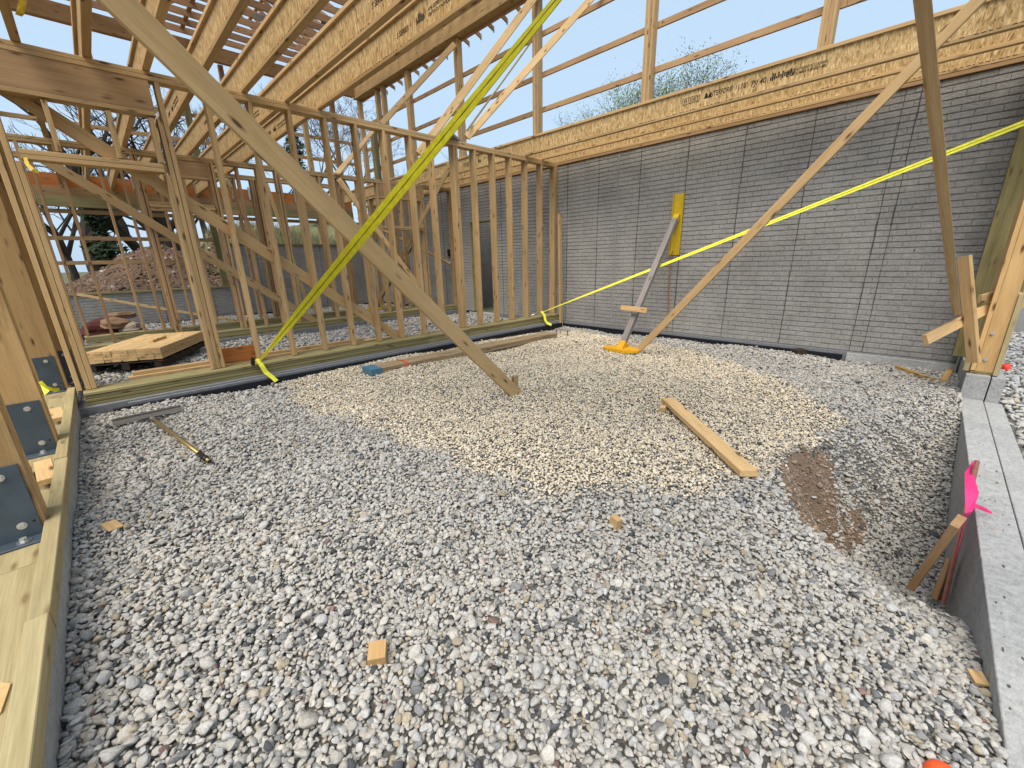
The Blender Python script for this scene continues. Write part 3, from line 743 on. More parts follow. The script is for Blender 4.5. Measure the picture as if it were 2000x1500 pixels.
for i in range(17):
    y = 15.25-i*.5
    truss(y, ('second', 'third', 'fourth', 'fifth', 'sixth', 'seventh', 'eighth', 'ninth', 'tenth', 'eleventh', 'twelfth', 'thirteenth', 'fourteenth', 'fifteenth', 'sixteenth', 'seventeenth')[i-1]+' roof truss counted from the deep cross beam at the back' if i else 'rearmost roof truss, right above the deep cross beam')
PU = thing('truss_bracing', 'long runs of lateral bracing tying the roof trusses together', 'roof bracing', (3, 11, 7.7))
for x in (6.4, 4.8, 3.1, 1.3, -.5): box('bracing_board', x, x+.09, 7.0, 15.4, 7.636, 7.674, LUM_R, PU)
for x in (8.55, 6.9, 5.0, 2.0, -1.0): box('purlin', x, x+.09, 6.8, 16.3, 7.60+(8.1-x)*.33, 7.64+(8.1-x)*.33, LUM_B, PU)
for x, y in ((6.0, 12), (3.4, 12.5), (1.2, 13), (4.6, 10)): board('bracing_board', (x, y, 7.72), (x-1.2, y+2.0, 8.9), .09, .035, LUM_R, (1,.5,0), PU)
for x, y in ((4.3, 13.2), (5.6, 12.3)): box('grey_plate', x, x+.8, y, y+.03, 7.50, 7.64, GREYW, PU)

# ---------------------------------------------------------------- long braces
BR = 'long diagonal braces'
a = ghit(1008, 770); d = (hit(222, -6, 1, 3.03)-a); a = a-d.normalized()*.05
bend = a+d*(( -.6-a.x)/d.x)
board('diagonal_brace', a, bend, .140, .042, LUM_P, (0,1,0), None, 'big pale plank brace crossing the left half, foot nailed to a stake', 'brace', BR)
s0 = thing('ground_stake', 'short wooden stake holding the foot of the big left brace', 'stake', (a.x, a.y+.06, a.z), 'ground stakes')
board('stake_board', (a.x+.0, a.y+.06, a.z-.12), (a.x+.02, a.y+.065, a.z+.24), .09, .04, LUM, (0,1,0), s0); board('stake_block', (a.x-.16, a.y+.045, a.z+.06), (a.x+.10, a.y+.05, a.z+.02), .06, .035, LUM, (0,1,0), s0)
a = ghit(1243, 688); top = hit(1915, -4, 0, a.x); d = top-a
board('diagonal_brace', a, a+d*1.28, .104, .042, LUM, (1,0,0), None, 'long slim brace rising to the upper right across the brick wall and the yellow strap', 'brace', BR)
t0, t1 = pt(1801, -2, 2.0), pt(1867, 606, 4.2); d = t0-t1
board('diagonal_brace', t1, t1+d*1.5, .122, .045, LUM, (-.60,.80,0), None, 'near steep brace hanging down at the right, ending beside the olive post', 'brace', BR)
st = thing('brace_stake', 'upright two by four bolted at the right post foot, the steep brace ends beside it', 'stake', pt(1890, 695, 4.2))
board('stake_board', pt(1884, 500, 4.12), pt(1902, 708, 4.22), .10, .042, LUM, (-.80,.60,0), st)
cp = thing('cross_scrap', 'short pale board nailed crosswise behind the upright stake at the right post', 'board', pt(1810, 662, 4.15))
board('scrap_board', pt(1807, 664, 4.10), pt(1944, 594, 4.42), .10, .040, LUM_P, (-.9,-.4,.1), cp)
cp2 = thing('gusset_scrap', 'small wood scrap with a nail head above the crosswise board', 'board', pt(1930, 585, 4.3))
board('scrap_board', pt(1914, 584, 4.30), pt(1950, 574, 4.38), .085, .03, LUM, (-.8,-.6,0), cp2)

# kickers up to the outer posts
def kicker(p0, p1, w, label, m=LUM, ext=0.0, face=(1,0,0)):
    p0, p1 = Vector(p0), Vector(p1); d = p1-p0
    return board('diagonal_brace', p0, p1+d*ext, w, .042, m, face, None, label, 'brace', 'upper diagonal braces')
kicker(hit(912, 268, 1, YA+.1), hit(1152, 0, 0, 7.8), .115, 'pale kicker brace from the grey board on the stud wall up to the tall posts', LUM_P, .25, (-.5,-.8,.2))
kicker(hit(818, 300, 1, 8.0), hit(1040, 0, 0, 7.8), .145, 'wide pale kicker brace behind the yellow strap, sawn lower end', LUM_P, .2, (-.5,-.8,.2))
kicker(hit(745, 242, 1, 10.1), hit(888, 86, 0, 7.9), .13, 'farther brace rising to the post under the eave', LUM, .0, (-.5,-.8,.2))
kicker(hit(658, 340, 1, 10.0), hit(734, 250, 0, 7.9), .12, 'brace with nail plate behind the near studs', LUM_P, .0, (-.5,-.8,.2))
kicker(hit(738, 588, 1, 12.2), hit(887, 310, 0, 6.74), .10, 'thin brace leaning left behind the stud wall, its top against the printed joist', LUM, .0, (-.7,-.6,0))
kicker(hit(823, 566, 1, 8.5), hit(661, 350, 1, 8.5), .098, 'pale brace leaning right behind the big left brace', LUM_P, .0, (0,1,0))
P0, P1 = hit(884, 312, 0, 6.7), hit(868, 345, 0, 6.7)
board('wood_block', P0, P0+Vector((0,.28,-.16)), .13, .04, LUM, (-1,0,0), None, 'sawn block fixed at the top of the thin leaning brace', 'wood block')
board('diagonal_brace', hit(500, 300, 1, 13.6), hit(600, 590, 1, 13.6), .09, .04, LUM_P, (0,1,0), None, 'pale prop leaning behind the far studs, left of centre', 'brace', 'props behind the stud walls')
board('diagonal_brace', hit(443, 350, 1, 13.0), hit(560, 590, 1, 12.6), .09, .04, LUM_P, (0,1,0), None, 'bright prop leaning in front of the orange beam', 'brace', 'props behind the stud walls')
board('diagonal_brace', hit(700, 425, 1, 12.6), hit(880, 515, 0, 7.6), .07, .05, LUM_B, (0,1,0), None, 'brown prop leaning against the far part of the brick wall', 'brace', 'props behind the stud walls')
board('grey_board', (4.62, 6.12, 3.63), (5.35, 6.62, 3.63), .2, .045, GREYW, (0,0,1), None, 'grey board lying on the stud wall top plate beneath the pale kicker brace', 'board')
tube_obj('guy_rope', [hit(912, 255, 1, YA), hit(1036, 84, 0, XO)], .017, TRT, None, 6)
tag(bpy.data.objects['guy_rope'], 'thin olive strap edge-on between the tall post and the grey board', 'strap')

# ---------------------------------------------------------------- straps
def strap(label, P0, P1, w, tail, twist, K=40, m=YEL):
    r = thing('ratchet_strap', label, 'strap', P0, 'yellow ratchet straps')
    pts = [P0.lerp(P1, i/(K-1)) for i in range(K)]; d = (P1-P0).normalized()
    view = (((P0+P1)/2)-CAM).normalized(); a = d.cross(view).normalized(); b = d.cross(a)
    dirs, ws = [], []
    for i in range(K):
        s = i/(K-1); an = twist(s); dirs.append(a*math.cos(an)+b*math.sin(an)); ws.append(w*min(1, .45+s*3.2))
    ribbon('webbing', pts, ws, dirs, .003, m, r)
    for off in (.003, -.003): ribbon('tracer_line', pts, [.0045]*K, dirs, .0012, TRACE, r, off)
    return r
P0 = Vector((1.335, 6.11, .40)); P1 = pt(1050, 45, 1.5); d = P1-P0; P1 = P0+d*1.42
st1 = strap('wide yellow strap pulled from the green sill up over the middle of the picture', P0, P1, .078, None, lambda s: -(.95-2.2*min(s, .3) if s < .3 else .29+max(0, (s-.45))*3.6))
def tail(root, pts, w, wd, m=YELN): ribbon('loose_tail', pts, [w]*len(pts), [wd]*len(pts), .003, m, root)
tail(st1, [(1.27, 6.13, .43), (1.31, 6.09, .42), (1.335, 6.05, .34), (1.36, 6.03, .25), (1.42, 6.0, .17), (1.45, 5.97, .115)], .062, (1,.15,-.2))
board('ratchet', (1.25, 6.13, .36), (1.27, 6.12, .45), .07, .035, BLACKP, (-1,0,.2), st1)
P0 = hit(1061, 609, 1, 6.12); P1 = pt(2000, 240, 4.35); d = P1-P0; P1 = P0+d*1.04
st2 = strap('yellow strap stretched from the wall corner to the right post across the brick wall', P0, P1, .060, None, lambda s: -1.15+.85*s, m=YELN)
q = hit(1058, 612, 1, 6.12)
tail(st2, [q+Vector(v) for v in ((-.05,.02,.03), (0,-.02,.03), (.03,-.06,-.05), (.02,-.09,-.15), (.06,-.12,-.22), (.14,-.17,-.26))], .062, (1,-.3,0))
tube_obj('ratchet', [q+Vector((-.30,.05,-.02)), q+Vector((-.04,.0,.03))], .014, GALV, st2)

# hanging strap bits on the left
hs = thing('hanging_strap', 'faded yellow strap end hanging from the timber at the top left corner', 'strap', hit(42, 20, 1, 5.0))
ribbon('webbing', [hit(46, -20, 1, 5.0), hit(44, 5, 1, 5.0), hit(40, 24, 1, 5.0), hit(36, 30, 1, 5.03)], [.035]*4, [(1,0,.2)]*4, .003, YELD, hs)
hs = thing('hanging_strap', 'short yellow strap end dangling under the double plate of the left opening', 'strap', hit(60, 325, 1, 6.2))
ribbon('webbing', [hit(49, 308, 1, 6.2), hit(54, 322, 1, 6.15), hit(64, 331, 1, 6.1), hit(76, 337, 1, 6.1)], [.032,.032,.03,.026], [(.6,0,.8)]*4, .003, YELD, hs)

# ---------------------------------------------------------------- left edge: sill, posts, brackets
LS = thing('left_sill', 'green treated sill edge running along the left side beside the gravel', 'sill', (-.43, 3, .2))
ys = [.2, 2.16, 4.08, 6.60]
for i in range(3): box('sill_board', -.462+(i%2)*.004, -.400+(i%2)*.003, ys[i], ys[i+1]-.006, .268, .350-(i%2)*.003, TRT_L, LS)
box('sill_deck', -1.25, -.464, .2, 2.75, .236, .280, TRT_L, LS); box('sill_deck', -1.25, -.464, 2.755, 9.5, .236, .279, TRT_L, LS)
box('concrete_stem', -1.25, -.408, -.2, 9.5, -.8, .234, CONC, LS); box('concrete_stem', -.4075, -.400, .2, 6.1, -.3, .266, CONC, LS)
def lpost(y, x0, x1, label, top=3.9, h=.40, bw=.165, bx=None):
    p = thing('timber_post', label, 'post', ((x0+x1)/2, y, .28), 'timber posts on the left sill')
    n = 4; w = .17/n
    for k in range(n): box('post_ply', x0, x1-(k%2)*.003, y+k*w, y+(k+1)*w-.001, .296, top, POST, p)
    bx = x1-.012 if bx is None else bx
    vs = []; r = .02
    b = box('bracket_plate', bx-bw, bx, y-.012, y-.001, .285, .285+h, STEEL, p)
    bf = box('bracket_foot', bx-bw, bx, y-.10, y-.013, .281, .291, STEEL, p)
    for fx, z in ((.58, .285+h-.05), (.62, .285+.075)):
        X = bx-bw+fx*bw; tube_obj('bolt_head', [(X, y-.024, z), (X, y-.0125, z)], .013, BOLT, b, 6, smooth=False)
        tube_obj('washer', [(X, y-.0150, z), (X, y-.0122, z)], .019, BOLT, b, 12, smooth=False)
    X = bx-bw*.42; tube_obj('anchor_bolt', [(X, y-.055, .291), (X, y-.055, .312)], .015, BOLT, bf, 6, smooth=False)
    tube_obj('washer', [(X, y-.055, .2912), (X, y-.055, .295)], .028, GALV, bf, 14, smooth=False)
    tube_obj('nail_hole', [(bx-bw*.12, y-.0128, .37), (bx-bw*.12, y-.0118, .37)], .007, BLACKP, p, 8)
    return p
lpost(3.06, -.88, -.452, 'nearest timber post at the left edge with a blue-grey steel bracket', bx=-.468)
lpost(4.54, -.88, -.462, 'second timber post on the left sill, steel bracket above a pair of wood offcuts', bx=-.478)
lpost(6.86, -1.2, -.47, 'third timber post left of the stud wall end, yellow strap scrap at its bracket', bx=-.50)
lpost(7.22, -.80, -.345, 'fourth timber post, partly hidden behind the end studs of the near wall', bx=-.37)
for y0 in (3.92, 5.5):
    for k, (dx, ln_) in enumerate(((-.055, .40), (.045, .40))):
        c = Vector((-.545+dx, y0, .30))
        board('wood_offcut', c+Vector((.0+k*.02, -ln_/2, .015+.012*k)), c+Vector((-.02, ln_/2, .02+.012*k)), .085, .035, LUM_P, (0,0,1), None,
              ('%s of the two offcuts between the %s' % (('left', 'right')[k], 'two nearest posts' if y0 < 5 else 'second and third posts')), 'wood offcut', 'wood offcuts on the left sill')
ysc = thing('strap_scrap', 'bright yellow strap scrap beside the third post bracket', 'strap', hit(85, 760, 1, 6.6))
mesh_obj('strap_flap', [hit(79, 752, 1, 6.6), hit(97, 763, 1, 6.5), hit(87, 772, 1, 6.5), hit(79, 752, 1, 6.606), hit(97, 763, 1, 6.506), hit(87, 772, 1, 6.506)], [(0,1,2), (5,4,3), (0,3,4,1), (1,4,5,2), (2,5,3,0)], YELN, ysc)
ribbon('webbing', [hit(78, 745, 1, 6.62), hit(88, 756, 1, 6.6), hit(102, 761, 1, 6.6), hit(116, 761, 1, 6.62)], [.035]*4, [(.2,.1,1)]*4, .003, YEL, ysc)
mesh_obj('wood_chip', [(-.53, 1.78, .2815), (-.50, 1.80, .2815), (-.49, 1.92, .2815), (-.515, 1.95, .2815), (-.53,1.86,.2815), (-.53, 1.78, .288), (-.50, 1.80, .288), (-.49, 1.92, .288), (-.515, 1.95, .288), (-.53,1.86,.288)],
         [(4,3,2,1,0), (5,6,7,8,9), (0,1,6,5), (1,2,7,6), (2,3,8,7), (3,4,9,8), (4,0,5,9)], LUM_P)
tag(bpy.data.objects['wood_chip'], 'flat pale wood chip lying on the left sill deck', 'wood chip')

# ---------------------------------------------------------------- right edge: curb, pier, post
RC = thing('concrete_curb', 'low concrete foundation curb along the right edge with a separate outer strip', 'curb', (3, -.54, 0))
box('curb_body', -.3, 6.51, -.627, CURB_Y, -1.1, .03, CONC, RC); box('outer_strip', -.3, 6.51, -.765, -.636, -.8, .022, CONC, RC)
rr = random.Random(12)
def stain(cx, cy, r, m, el=1.6, nm='dirt_stain'):
    n = 14; vs = [(cx+r*el*rr.uniform(.55, 1.1)*math.cos(k*2*math.pi/n), cy+r*rr.uniform(.55, 1.1)*math.sin(k*2*math.pi/n), .0312) for k in range(n)]
    vs = [(x, min(max(y, -.622), CURB_Y-.006), z) for x, y, z in vs]; vs2 = [(x, y, .0302) for x, y, z in vs]
    mesh_obj(nm, vs+vs2, [tuple(range(n))]+[(k+n, (k+1) % n+n, (k+1) % n, k) for k in range(n)], m, RC)
STN = simple('rusty_mud_stain', (.36,.29,.235), .95); STD = simple('dark_mud_speck', (.10,.09,.08), .95)
for cx, cy, r in ((2.05, -.585, .03), (1.93, -.60, .022), (1.62, -.60, .03), (2.12, -.61, .012), (3.4, -.52, .012)): stain(cx, cy, r, STN, 1.3)
for k in range(46): stain(rr.uniform(1.2, 6), rr.uniform(-.61, -.48), rr.uniform(.002, .006), STD, rr.uniform(1, 4), 'dirt_speck')
PR = thing('concrete_pier', 'square concrete pier carrying the right timber post', 'pier', (7, -.55, .1))
box('pier_body', 6.515, 8.05, -.63, -.452, -1.1, .292, CONC, PR); box('outer_strip', 6.515, 8.05, -.74, -.642, -1.1, .285, CONC, PR)
RP = thing('timber_post', 'bolted timber post standing on the concrete pier at the right edge', 'post', (6.8, -.55, .3))
box('post_ply', 6.60, 6.99, -.640, -.513, .325, 3.9, POST, RP); box('post_ply', 6.604, 6.99, -.512, -.475, .33, 3.9, POST, RP)
box('treated_foot_ply', 6.58, 7.0, -.684, -.642, .30, 1.15, TRT_L, RP); box('side_block', 6.585, 6.62, -.70, -.66, 1.02, 1.12, LUM, RP)
box('treated_foot', 6.60, 7.0, -.64, -.475, .294, .324, TRT_D, RP); box('inner_ply', 6.62, 6.96, -.470, -.436, .31, .62, TRT_L, RP); box('inner_ply', 6.55, 6.60, -.455, -.415, .33, .44, TRT_L, RP)
for y, z in ((-.56, .46), (-.55, .74)): tube_obj('bolt_head', [(6.585, y, z), (6.600, y, z)], .016, BOLT, RP, 8, smooth=False)
OP = thing('treated_post', 'wide olive treated post against the end of the brick wall', 'post', (7.65, -.55, .3))
box('post_ply', 7.56, 7.66, -.76, -.357, .30, 3.60, TRT_D, OP); box('post_ply', 7.664, 7.76, -.76, -.36, .30, 3.60, TRT, OP)

# rebar cap / red thing beyond post, orange dome bottom right
rc = hit(1962, 722, 1, -.95)
tube_obj('red_marker', [rc+Vector((0,0,.07)), rc+Vector((.03,-.02,-.04))], .045, REDP, None, 12); tag(bpy.data.objects['red_marker'], 'small red plastic cap lying beside the right post foot', 'cap')
c = ghit(1842, 1522); c.z += .0; vs, fs = [], []
prof = [(0,.085), (.02,.084), (.04,.078), (.055,.066), (.063,.05), (.066,.03), (.066,-.06), (.075,-.062), (.075,-.07)]
prof = [(r*.72, z*.9) for r, z in prof]
for i, (r, z) in enumerate(prof):
    for k in range(24): an = k*math.pi/12; vs.append(c+Vector((r*math.cos(an), r*math.sin(an), z-.035)))
for i in range(len(prof)-1):
    for k in range(24): fs.append((i*24+k, (i+1)*24+k, (i+1)*24+(k+1) % 24, i*24+(k+1) % 24))
mesh_obj('orange_cap', vs, fs, ORNG, None, None, True); tag(bpy.data.objects['orange_cap'], 'orange domed plastic cap in the gravel at the bottom right corner', 'cap')

# stakes with the pink ribbon in the hole
k0, k1 = hit(1800, 1120, 1, -.30), hit(1872, 1018, 1, -.36)
sb = thing('hole_stake', 'slanted wooden board standing in the hole against the curb', 'stake', k0, 'stakes in the hole')
board('stake_board', k0-(k1-k0).normalized()*.12, k1, .12, .038, LUM_B, (-.3,-1,.1), sb)
k0, k1 = hit(1838, 1140, 1, -.40), hit(1858, 1092, 1, -.42)
sb2 = thing('hole_stake', 'short reddish board tucked behind the slanted one in the hole', 'stake', k0, 'stakes in the hole')
board('stake_board', k0-Vector((0,0,.12)), k1, .07, .03, LUM_B, (-.4,-1,.1), sb2)
l0, l1 = hit(1850, 1150, 1, -.425), hit(1909, 900, 1, -.425)
la = thing('survey_lath', 'thin pink-stained lath with a neon pink ribbon leaning on the curb', 'survey stake', l0)
board('lath', l0-(l1-l0).normalized()*.1, l1, .03, .014, LATH, (-.7,-.7,0), la)
rb = [hit(1903, 902, 1, -.42), hit(1893, 925, 1, -.405), hit(1898, 960, 1, -.40), hit(1893, 1000, 1, -.405), hit(1884, 1012, 1, -.41)]
ribbon('ribbon', rb, [.02,.04,.058,.055,.04], [(.8,-.5,.1)]*5, .002, PINK, la)
ribbon('ribbon', [hit(1896, 985, 1, -.41), hit(1910, 990, 1, -.44), hit(1925, 996, 1, -.49), hit(1937, 1002, 1, -.52)], [.03,.025,.022,.012], [(.3,0,1)]*4, .002, PINK, la)
ribbon('ribbon', [hit(1890, 1000, 1, -.415), hit(1880, 1040, 1, -.42), hit(1868, 1085, 1, -.42)], [.022,.014,.008], [(1,0,.2)]*3, .002, PINK, la)

# ---------------------------------------------------------------- things on the gravel
def on(px, py, dz=0): P = ghit(px, py); P.z += dz; return P
# loose short board
a, b = on(1303, 788, .045), on(1462, 936, .045)
board('loose_board', a, b, .135, .046, LUM_P, (.05,.02,1), None, 'short pale two by four lying alone on the beige gravel', 'board')
# bundled planks
a, b = on(718, 732, .03), on(1078, 658, .03); dv = (b-a).normalized(); side = Vector((-dv.y, dv.x, 0))
bu = thing('plank_bundle', 'pair of weathered planks tied with orange tape, near end painted blue', 'plank bundle', a)
for k in range(2): board('plank', a+Vector((0,0,.045*k)), b+Vector((0,0,.045*k)), .29, .043, WEATH, (0,0,1), bu)
board('blue_end', a-dv*.006, a+dv*.16, .293, .092, BLUE, (0,0,1), bu).location += Vector((0,0,.0225))
for s_, lb in ((.55, 0), (4.3, 1)):
    c = a+dv*s_+Vector((0,0,.0225)); pts = [c+side*-.150+Vector((0,0,-.05)), c+side*-.150+Vector((0,0,.05)), c+side*.0+dv*.03+Vector((0,0,.055)), c+side*.150+Vector((0,0,.05)), c+side*.150+Vector((0,0,-.04))]
    ribbon('orange_tape', pts, [.03]*5, [dv]*5, .004, ORNG if not lb else RUST, bu)
# screed rake
a, b = on(224, 836, .05), on(356, 806, .05); ax = (b-a).normalized(); h0 = on(296, 822, .045); h1 = on(412, 912, .05)
rk = thing('gravel_rake', 'wide grey screed rake lying on the gravel, brass-coloured handle with black grip', 'rake', h0)
board('rake_blade', a, b, .085, .006, RAKE, (.25,-.5,.8), rk); board('rake_edge', a+Vector((.0,.03,.02)), b+Vector((0,.03,.02)), .026, .024, RAKE, (0,0,1), rk)
mesh_obj('blade_brace', [a+ax*.12+Vector((.01,-.055,-.01)), b-ax*.05+Vector((.0,-.06,-.01)), h0+Vector((.02,-.08,.03)), a+ax*.12+Vector((.01,-.055,-.018)), b-ax*.05+Vector((.0,-.06,-.018)), h0+Vector((.02,-.08,.022))], [(0,1,2),(5,4,3),(0,3,4,1),(1,4,5,2),(2,5,3,0)], GALV, rk)
tube_obj('socket', [h0, h0.lerp(h1, .09)], .026, RAKE, rk, 12); tube_obj('handle', [h0.lerp(h1, .05), h1], .0165, BRASS, rk, 14)
tube_obj('grip', [h0.lerp(h1, .86), h0.lerp(h1, .975)], .021, BLACKP, rk, 14); tube_obj('handle_bore', [h1-(h1-h0)*.0, h1+(h1-h0).normalized()*.002], .013, BLACKP, rk, 14)
# blocks and chips
def chipblock(name, px, py, L, w, t, rz, label, m=LUM_P, tilt=.15, cat='wood block', dz=.3):
    P = on(px, py, t*dz+.012); dr = Vector((math.cos(rz), math.sin(rz), tilt)).normalized()
    return board(name, P-dr*L/2, P+dr*L/2, w, t, m, (tilt*.6, .1, 1), None, label, cat)
chipblock('wood_block', 739, 1286, .075, .068, .05, 1.0, 'small square wood block with nail holes in the near gravel', m=POST)
chipblock('wood_block', 1202, 1030, .06, .045, .075, 1.3, 'small upright wood block in the gravel, right of centre', LUM, .1)
chipblock('wood_block', 1294, 804, .07, .06, .06, .3, 'tiny reddish wood block beside the upper end of the loose board', LUM, .2)
chipblock('wood_chip', 221, 1032, .10, .07, .008, 1.9, 'pointed pale wood chip on the gravel near the left sill', LUM_P, .15, 'wood chip', 1)
chipblock('wood_chip', 1723, 827, .16, .05, .01, -.7, 'thin pale wood slip on the coarse gravel at the right', LUM_P, .05, 'wood chip', 1)
chipblock('wood_chip', 1908, 1332, .06, .045, .01, .4, 'tiny wood chip against the curb side at the lower right', LUM_P, .1, 'wood chip', 1)
chipblock('wood_block', 1559, 692, .15, .15, .09, .8, 'dark brown weathered block on the gravel at the brick wall foot', DKW, .0, 'wood block')
a, b = on(1750, 719, .02), on(1822, 745, .02); board('wood_offcut', a, b, .045, .04, POST, (0,0,1), None, 'longer brown stick lying by the brick wall end', 'wood offcut')
a, b = on(1842, 748, .02), on(1858, 722, .05); board('wood_offcut', a, b, .06, .04, POST, (0,0,1), None, 'shorter brown stick beside the pier, right of the longer one', 'wood offcut')
# big stone pieces that stand out
for px, py, r, cc in ((1745, 1265, .05, (.5,.47,.43)), (860, 700, .03, (.2,.2,.2))):
    pass
# leaning short stud in the wall corner
board('loose_stud', hit(1096, 640, 1, 6.02), hit(1093, 418, 1, 6.06), .09, .042, LUM, (0,1,0), None, 'short stud leaning upright in the corner against the near stud wall end', 'stud')
# red cord
rr = random.Random(4); c0 = on(1108, 634, .02)
pts = [c0+Vector((.10*math.cos(k*.9)+rr.uniform(-.04,.04), .10*math.sin(k*1.3)+rr.uniform(-.06,.06), abs(rr.gauss(.015,.012)))) for k in range(16)]
tube_obj('tangled_cord', pts, .007, RUST, None, 6); tag(bpy.data.objects['tangled_cord'], 'tangled red cord at the corner of the brick wall', 'cord')
tube_obj('black_pipe', [on(700, 694, .03), on(738, 690, .03)], .018, BLACKP, None, 8); tag(bpy.data.objects['black_pipe'], 'short black pipe piece on the gravel at the sill foot', 'pipe')

# wall brace with yellow plates
def yellow_brace(px_top, label, y_c, z0, z1, foot, handle=True, foot_m=YORA, with_pole=True, grp=''):
    r = thing('wall_brace', label, 'wall brace', (XC-.1, y_c, z0), 'yellow wall braces')
    X = XC-.013
    box('wall_plate', X-.014, X, y_c-.085, y_c+.085, z0, z1, YELD, r); box('plate_edge', X-.05, X-.014, y_c-.097, y_c-.085, z0, z1, YELD, r)
    box('plate_edge', X-.05, X-.014, y_c+.085, y_c+.097, z0, z1, YELD, r)
    zt = z1-.42
    if with_pole:
        top = Vector((X-.09, y_c+.0, zt)); f = Vector(foot); d = (top-f).normalized()
        board('prop_pole', f+d*.10, top, .098, .085, GREYW, (-1,0,0), r)
        board('pole_socket', top-d*.03, top+Vector((.07,0,.06)), .10, .09, YELD, (-1,0,.4), r)
        board('foot_socket', f-d*.02, f+d*.14, .11, .10, YORA, (-1,0,.3), r)
        vs, fs = [], []
        for k in range(20):
            an = k*math.pi/10; vs.append(f+Vector((.0+.20*math.cos(an), .33*math.sin(an), .012+.02*(1-abs(math.sin(an))))))
        for k in range(20): an = k*math.pi/10; vs.append(f+Vector((.20*math.cos(an), .33*math.sin(an), -.02)))
        fs = [tuple(range(20)), tuple(range(39, 19, -1))]+[(k, 20+k, 20+(k+1) % 20, (k+1) % 20) for k in range(20)]
        mesh_obj('foot_pan', vs, fs, foot_m, r)
    # chain of links
    vs, fs = [], []; n = 30; za, zb_ = z0+.05, .14
    for k in range(n):
        z = za+(zb_-za)*k/n; a_ = k % 2; pth = []
        for q_ in range(7):
            an = q_*math.pi/3; v = Vector((0, math.cos(an)*.014, math.sin(an)*.032)) if a_ else Vector((math.cos(an)*.014, 0, math.sin(an)*.032))
            pth.append(Vector((X-.035, y_c+.03+.02*math.sin(k*.2), z))+v)
        tube(pth, .0045, 4, None, vs, fs)
    o = mesh_obj('chain', vs, fs, CHAIN, r); return r
fp = on(1212, 684, .02); yb = yellow_brace(0, 'yellow wall brace with grey wooden prop and orange foot against the long brick wall', 3.50, 1.62, 2.66, fp)
w0 = hit(1219, 600, 0, fp.x+(XC-.1-fp.x)*.22); w1 = hit(1267, 606, 0, w0.x)
board('handle_board', w0+Vector((-.06,.02,0)), w1+Vector((-.06,0,0)), .085, .04, LUM, (-1,0,.2), yb)
yellow_brace(0, 'second yellow wall brace far back on the brick wall behind the studs', 12.2, 1.6, 2.65, (6.4, 12.9, .16))
box('outlet_box', XC-.05, XC-.012, 10.35, 10.50, 1.75, 1.95, BLACKP); tag(bpy.data.objects['outlet_box'], 'small black box on the far part of the brick wall', 'outlet box')

# lumber stack between the walls
c = [hit(178, 683, 2, .46), hit(312, 679, 2, .46), hit(397, 646, 2, .46)]
ex = (c[2]-c[1]); ey = (c[0]-c[1]); o3 = c[1]; ex.z = ey.z = 0
LX, LY = ex.length*1.0, ey.length; ex.normalize(); ey = (ey-ex*ey.dot(ex)).normalized()
sk = thing('lumber_stack', 'stack of pale short boards on a dark pallet between the two stud walls', 'lumber stack', (o3.x, o3.y, .2))
nb = int(LY/.102)
for l in range(4):
    for k in range(nb):
        p = o3+ey*(.05+k*.102)+ex*random.uniform(-.008, .008); p.z = .46-.02-l*.0425
        board('stacked_board', p, p+ex*(LX+random.uniform(-.008, .008)), .1008, .040, LUM_P, (0,0,1), sk)
pa = thing('pallet', 'dark wooden pallet under the stack of short boards', 'pallet', (o3.x, o3.y, .15))
for k in range(3):
    p = o3+ey*(.08+k*(LY-.2)/2); p.z = .205; board('runner', p, p+ex*LX, .09, .09, DKW, (0,0,1), pa)
for k in range(6):
    p = o3+ex*(.05+k*(LX-.1)/5); p.z = .262; board('deck_board', p, p+ey*LY, .10, .018, DKW, (0,0,1), pa)
p = o3+ex*.35*LX+ey*.35; p.z = .482; board('loose_board', p, p+ex*.45, .05, .04, LUM_P, (0,0,1), None, 'single short board lying on top of the lumber stack', 'board')
for k, (x0, x1, y, z) in enumerate(((.05, 3.9, 6.80, .30), (.25, 3.4, 6.91, .30), (.1, 3.1, 6.85, .343))):
    board('loose_stud', (x0, y+.05, z), (x1, y-.03, z), .095, .041, LUM_P, (0,0,1), None,
      ('front one of the long loose studs lying behind the green sill', 'rear one of the long loose studs lying behind the green sill', 'topmost of the long loose studs lying behind the green sill')[k], 'stud', 'loose studs behind the sill')
box('veneer_block', .985, 1.385, 6.49, 6.535, .355, .56, LVL); tag(bpy.data.objects['veneer_block'], 'orange veneer board piece standing between the first studs behind the strap ratchet', 'board')
# paper sacks
sx = hit(215, 640, 1, 13.2)
sa = thing('paper_sacks', 'heap of torn dark red and brown paper sacks by the low brick wall', 'paper sack', (sx.x, 13.2, .1))
def sack(c, sx_, sy_, sz_, m, seed, rot=0):
    bm = bmesh.new(); bmesh.ops.create_icosphere(bm, subdivisions=3, radius=1); rr = random.Random(seed)
    for v in bm.verts:
        p = v.co; k = 1+.14*math.sin(p.x*5+seed)*math.sin(p.y*4)+.08*math.sin(p.z*9+seed*2)
        p.x = math.copysign(abs(p.x)**.7, p.x)*sx_*k; p.y = math.copysign(abs(p.y)**.7, p.y)*sy_*k; p.z = max(p.z, -.4)*sz_*k
    me = bpy.data.meshes.new('sack'); bm.to_mesh(me); bm.free(); me.materials.append(m)
    link('sack', me, Matrix.Translation(c) @ Matrix.Rotation(rot, 4, 'Z') @ Matrix.Rotation(.25, 4, 'X'), sa)
sack((sx.x-.05, 13.2, .26), .42, .3, .28, REDD, 1); sack((sx.x+.10, 13.0, .42), .26, .2, .13, CARD, 2, .5); sack((sx.x+.36, 12.95, .27), .2, .2, .15, CARDW, 3, -.3); sack((sx.x+.26, 13.3, .55), .26, .1, .11, CARD, 5, .3)
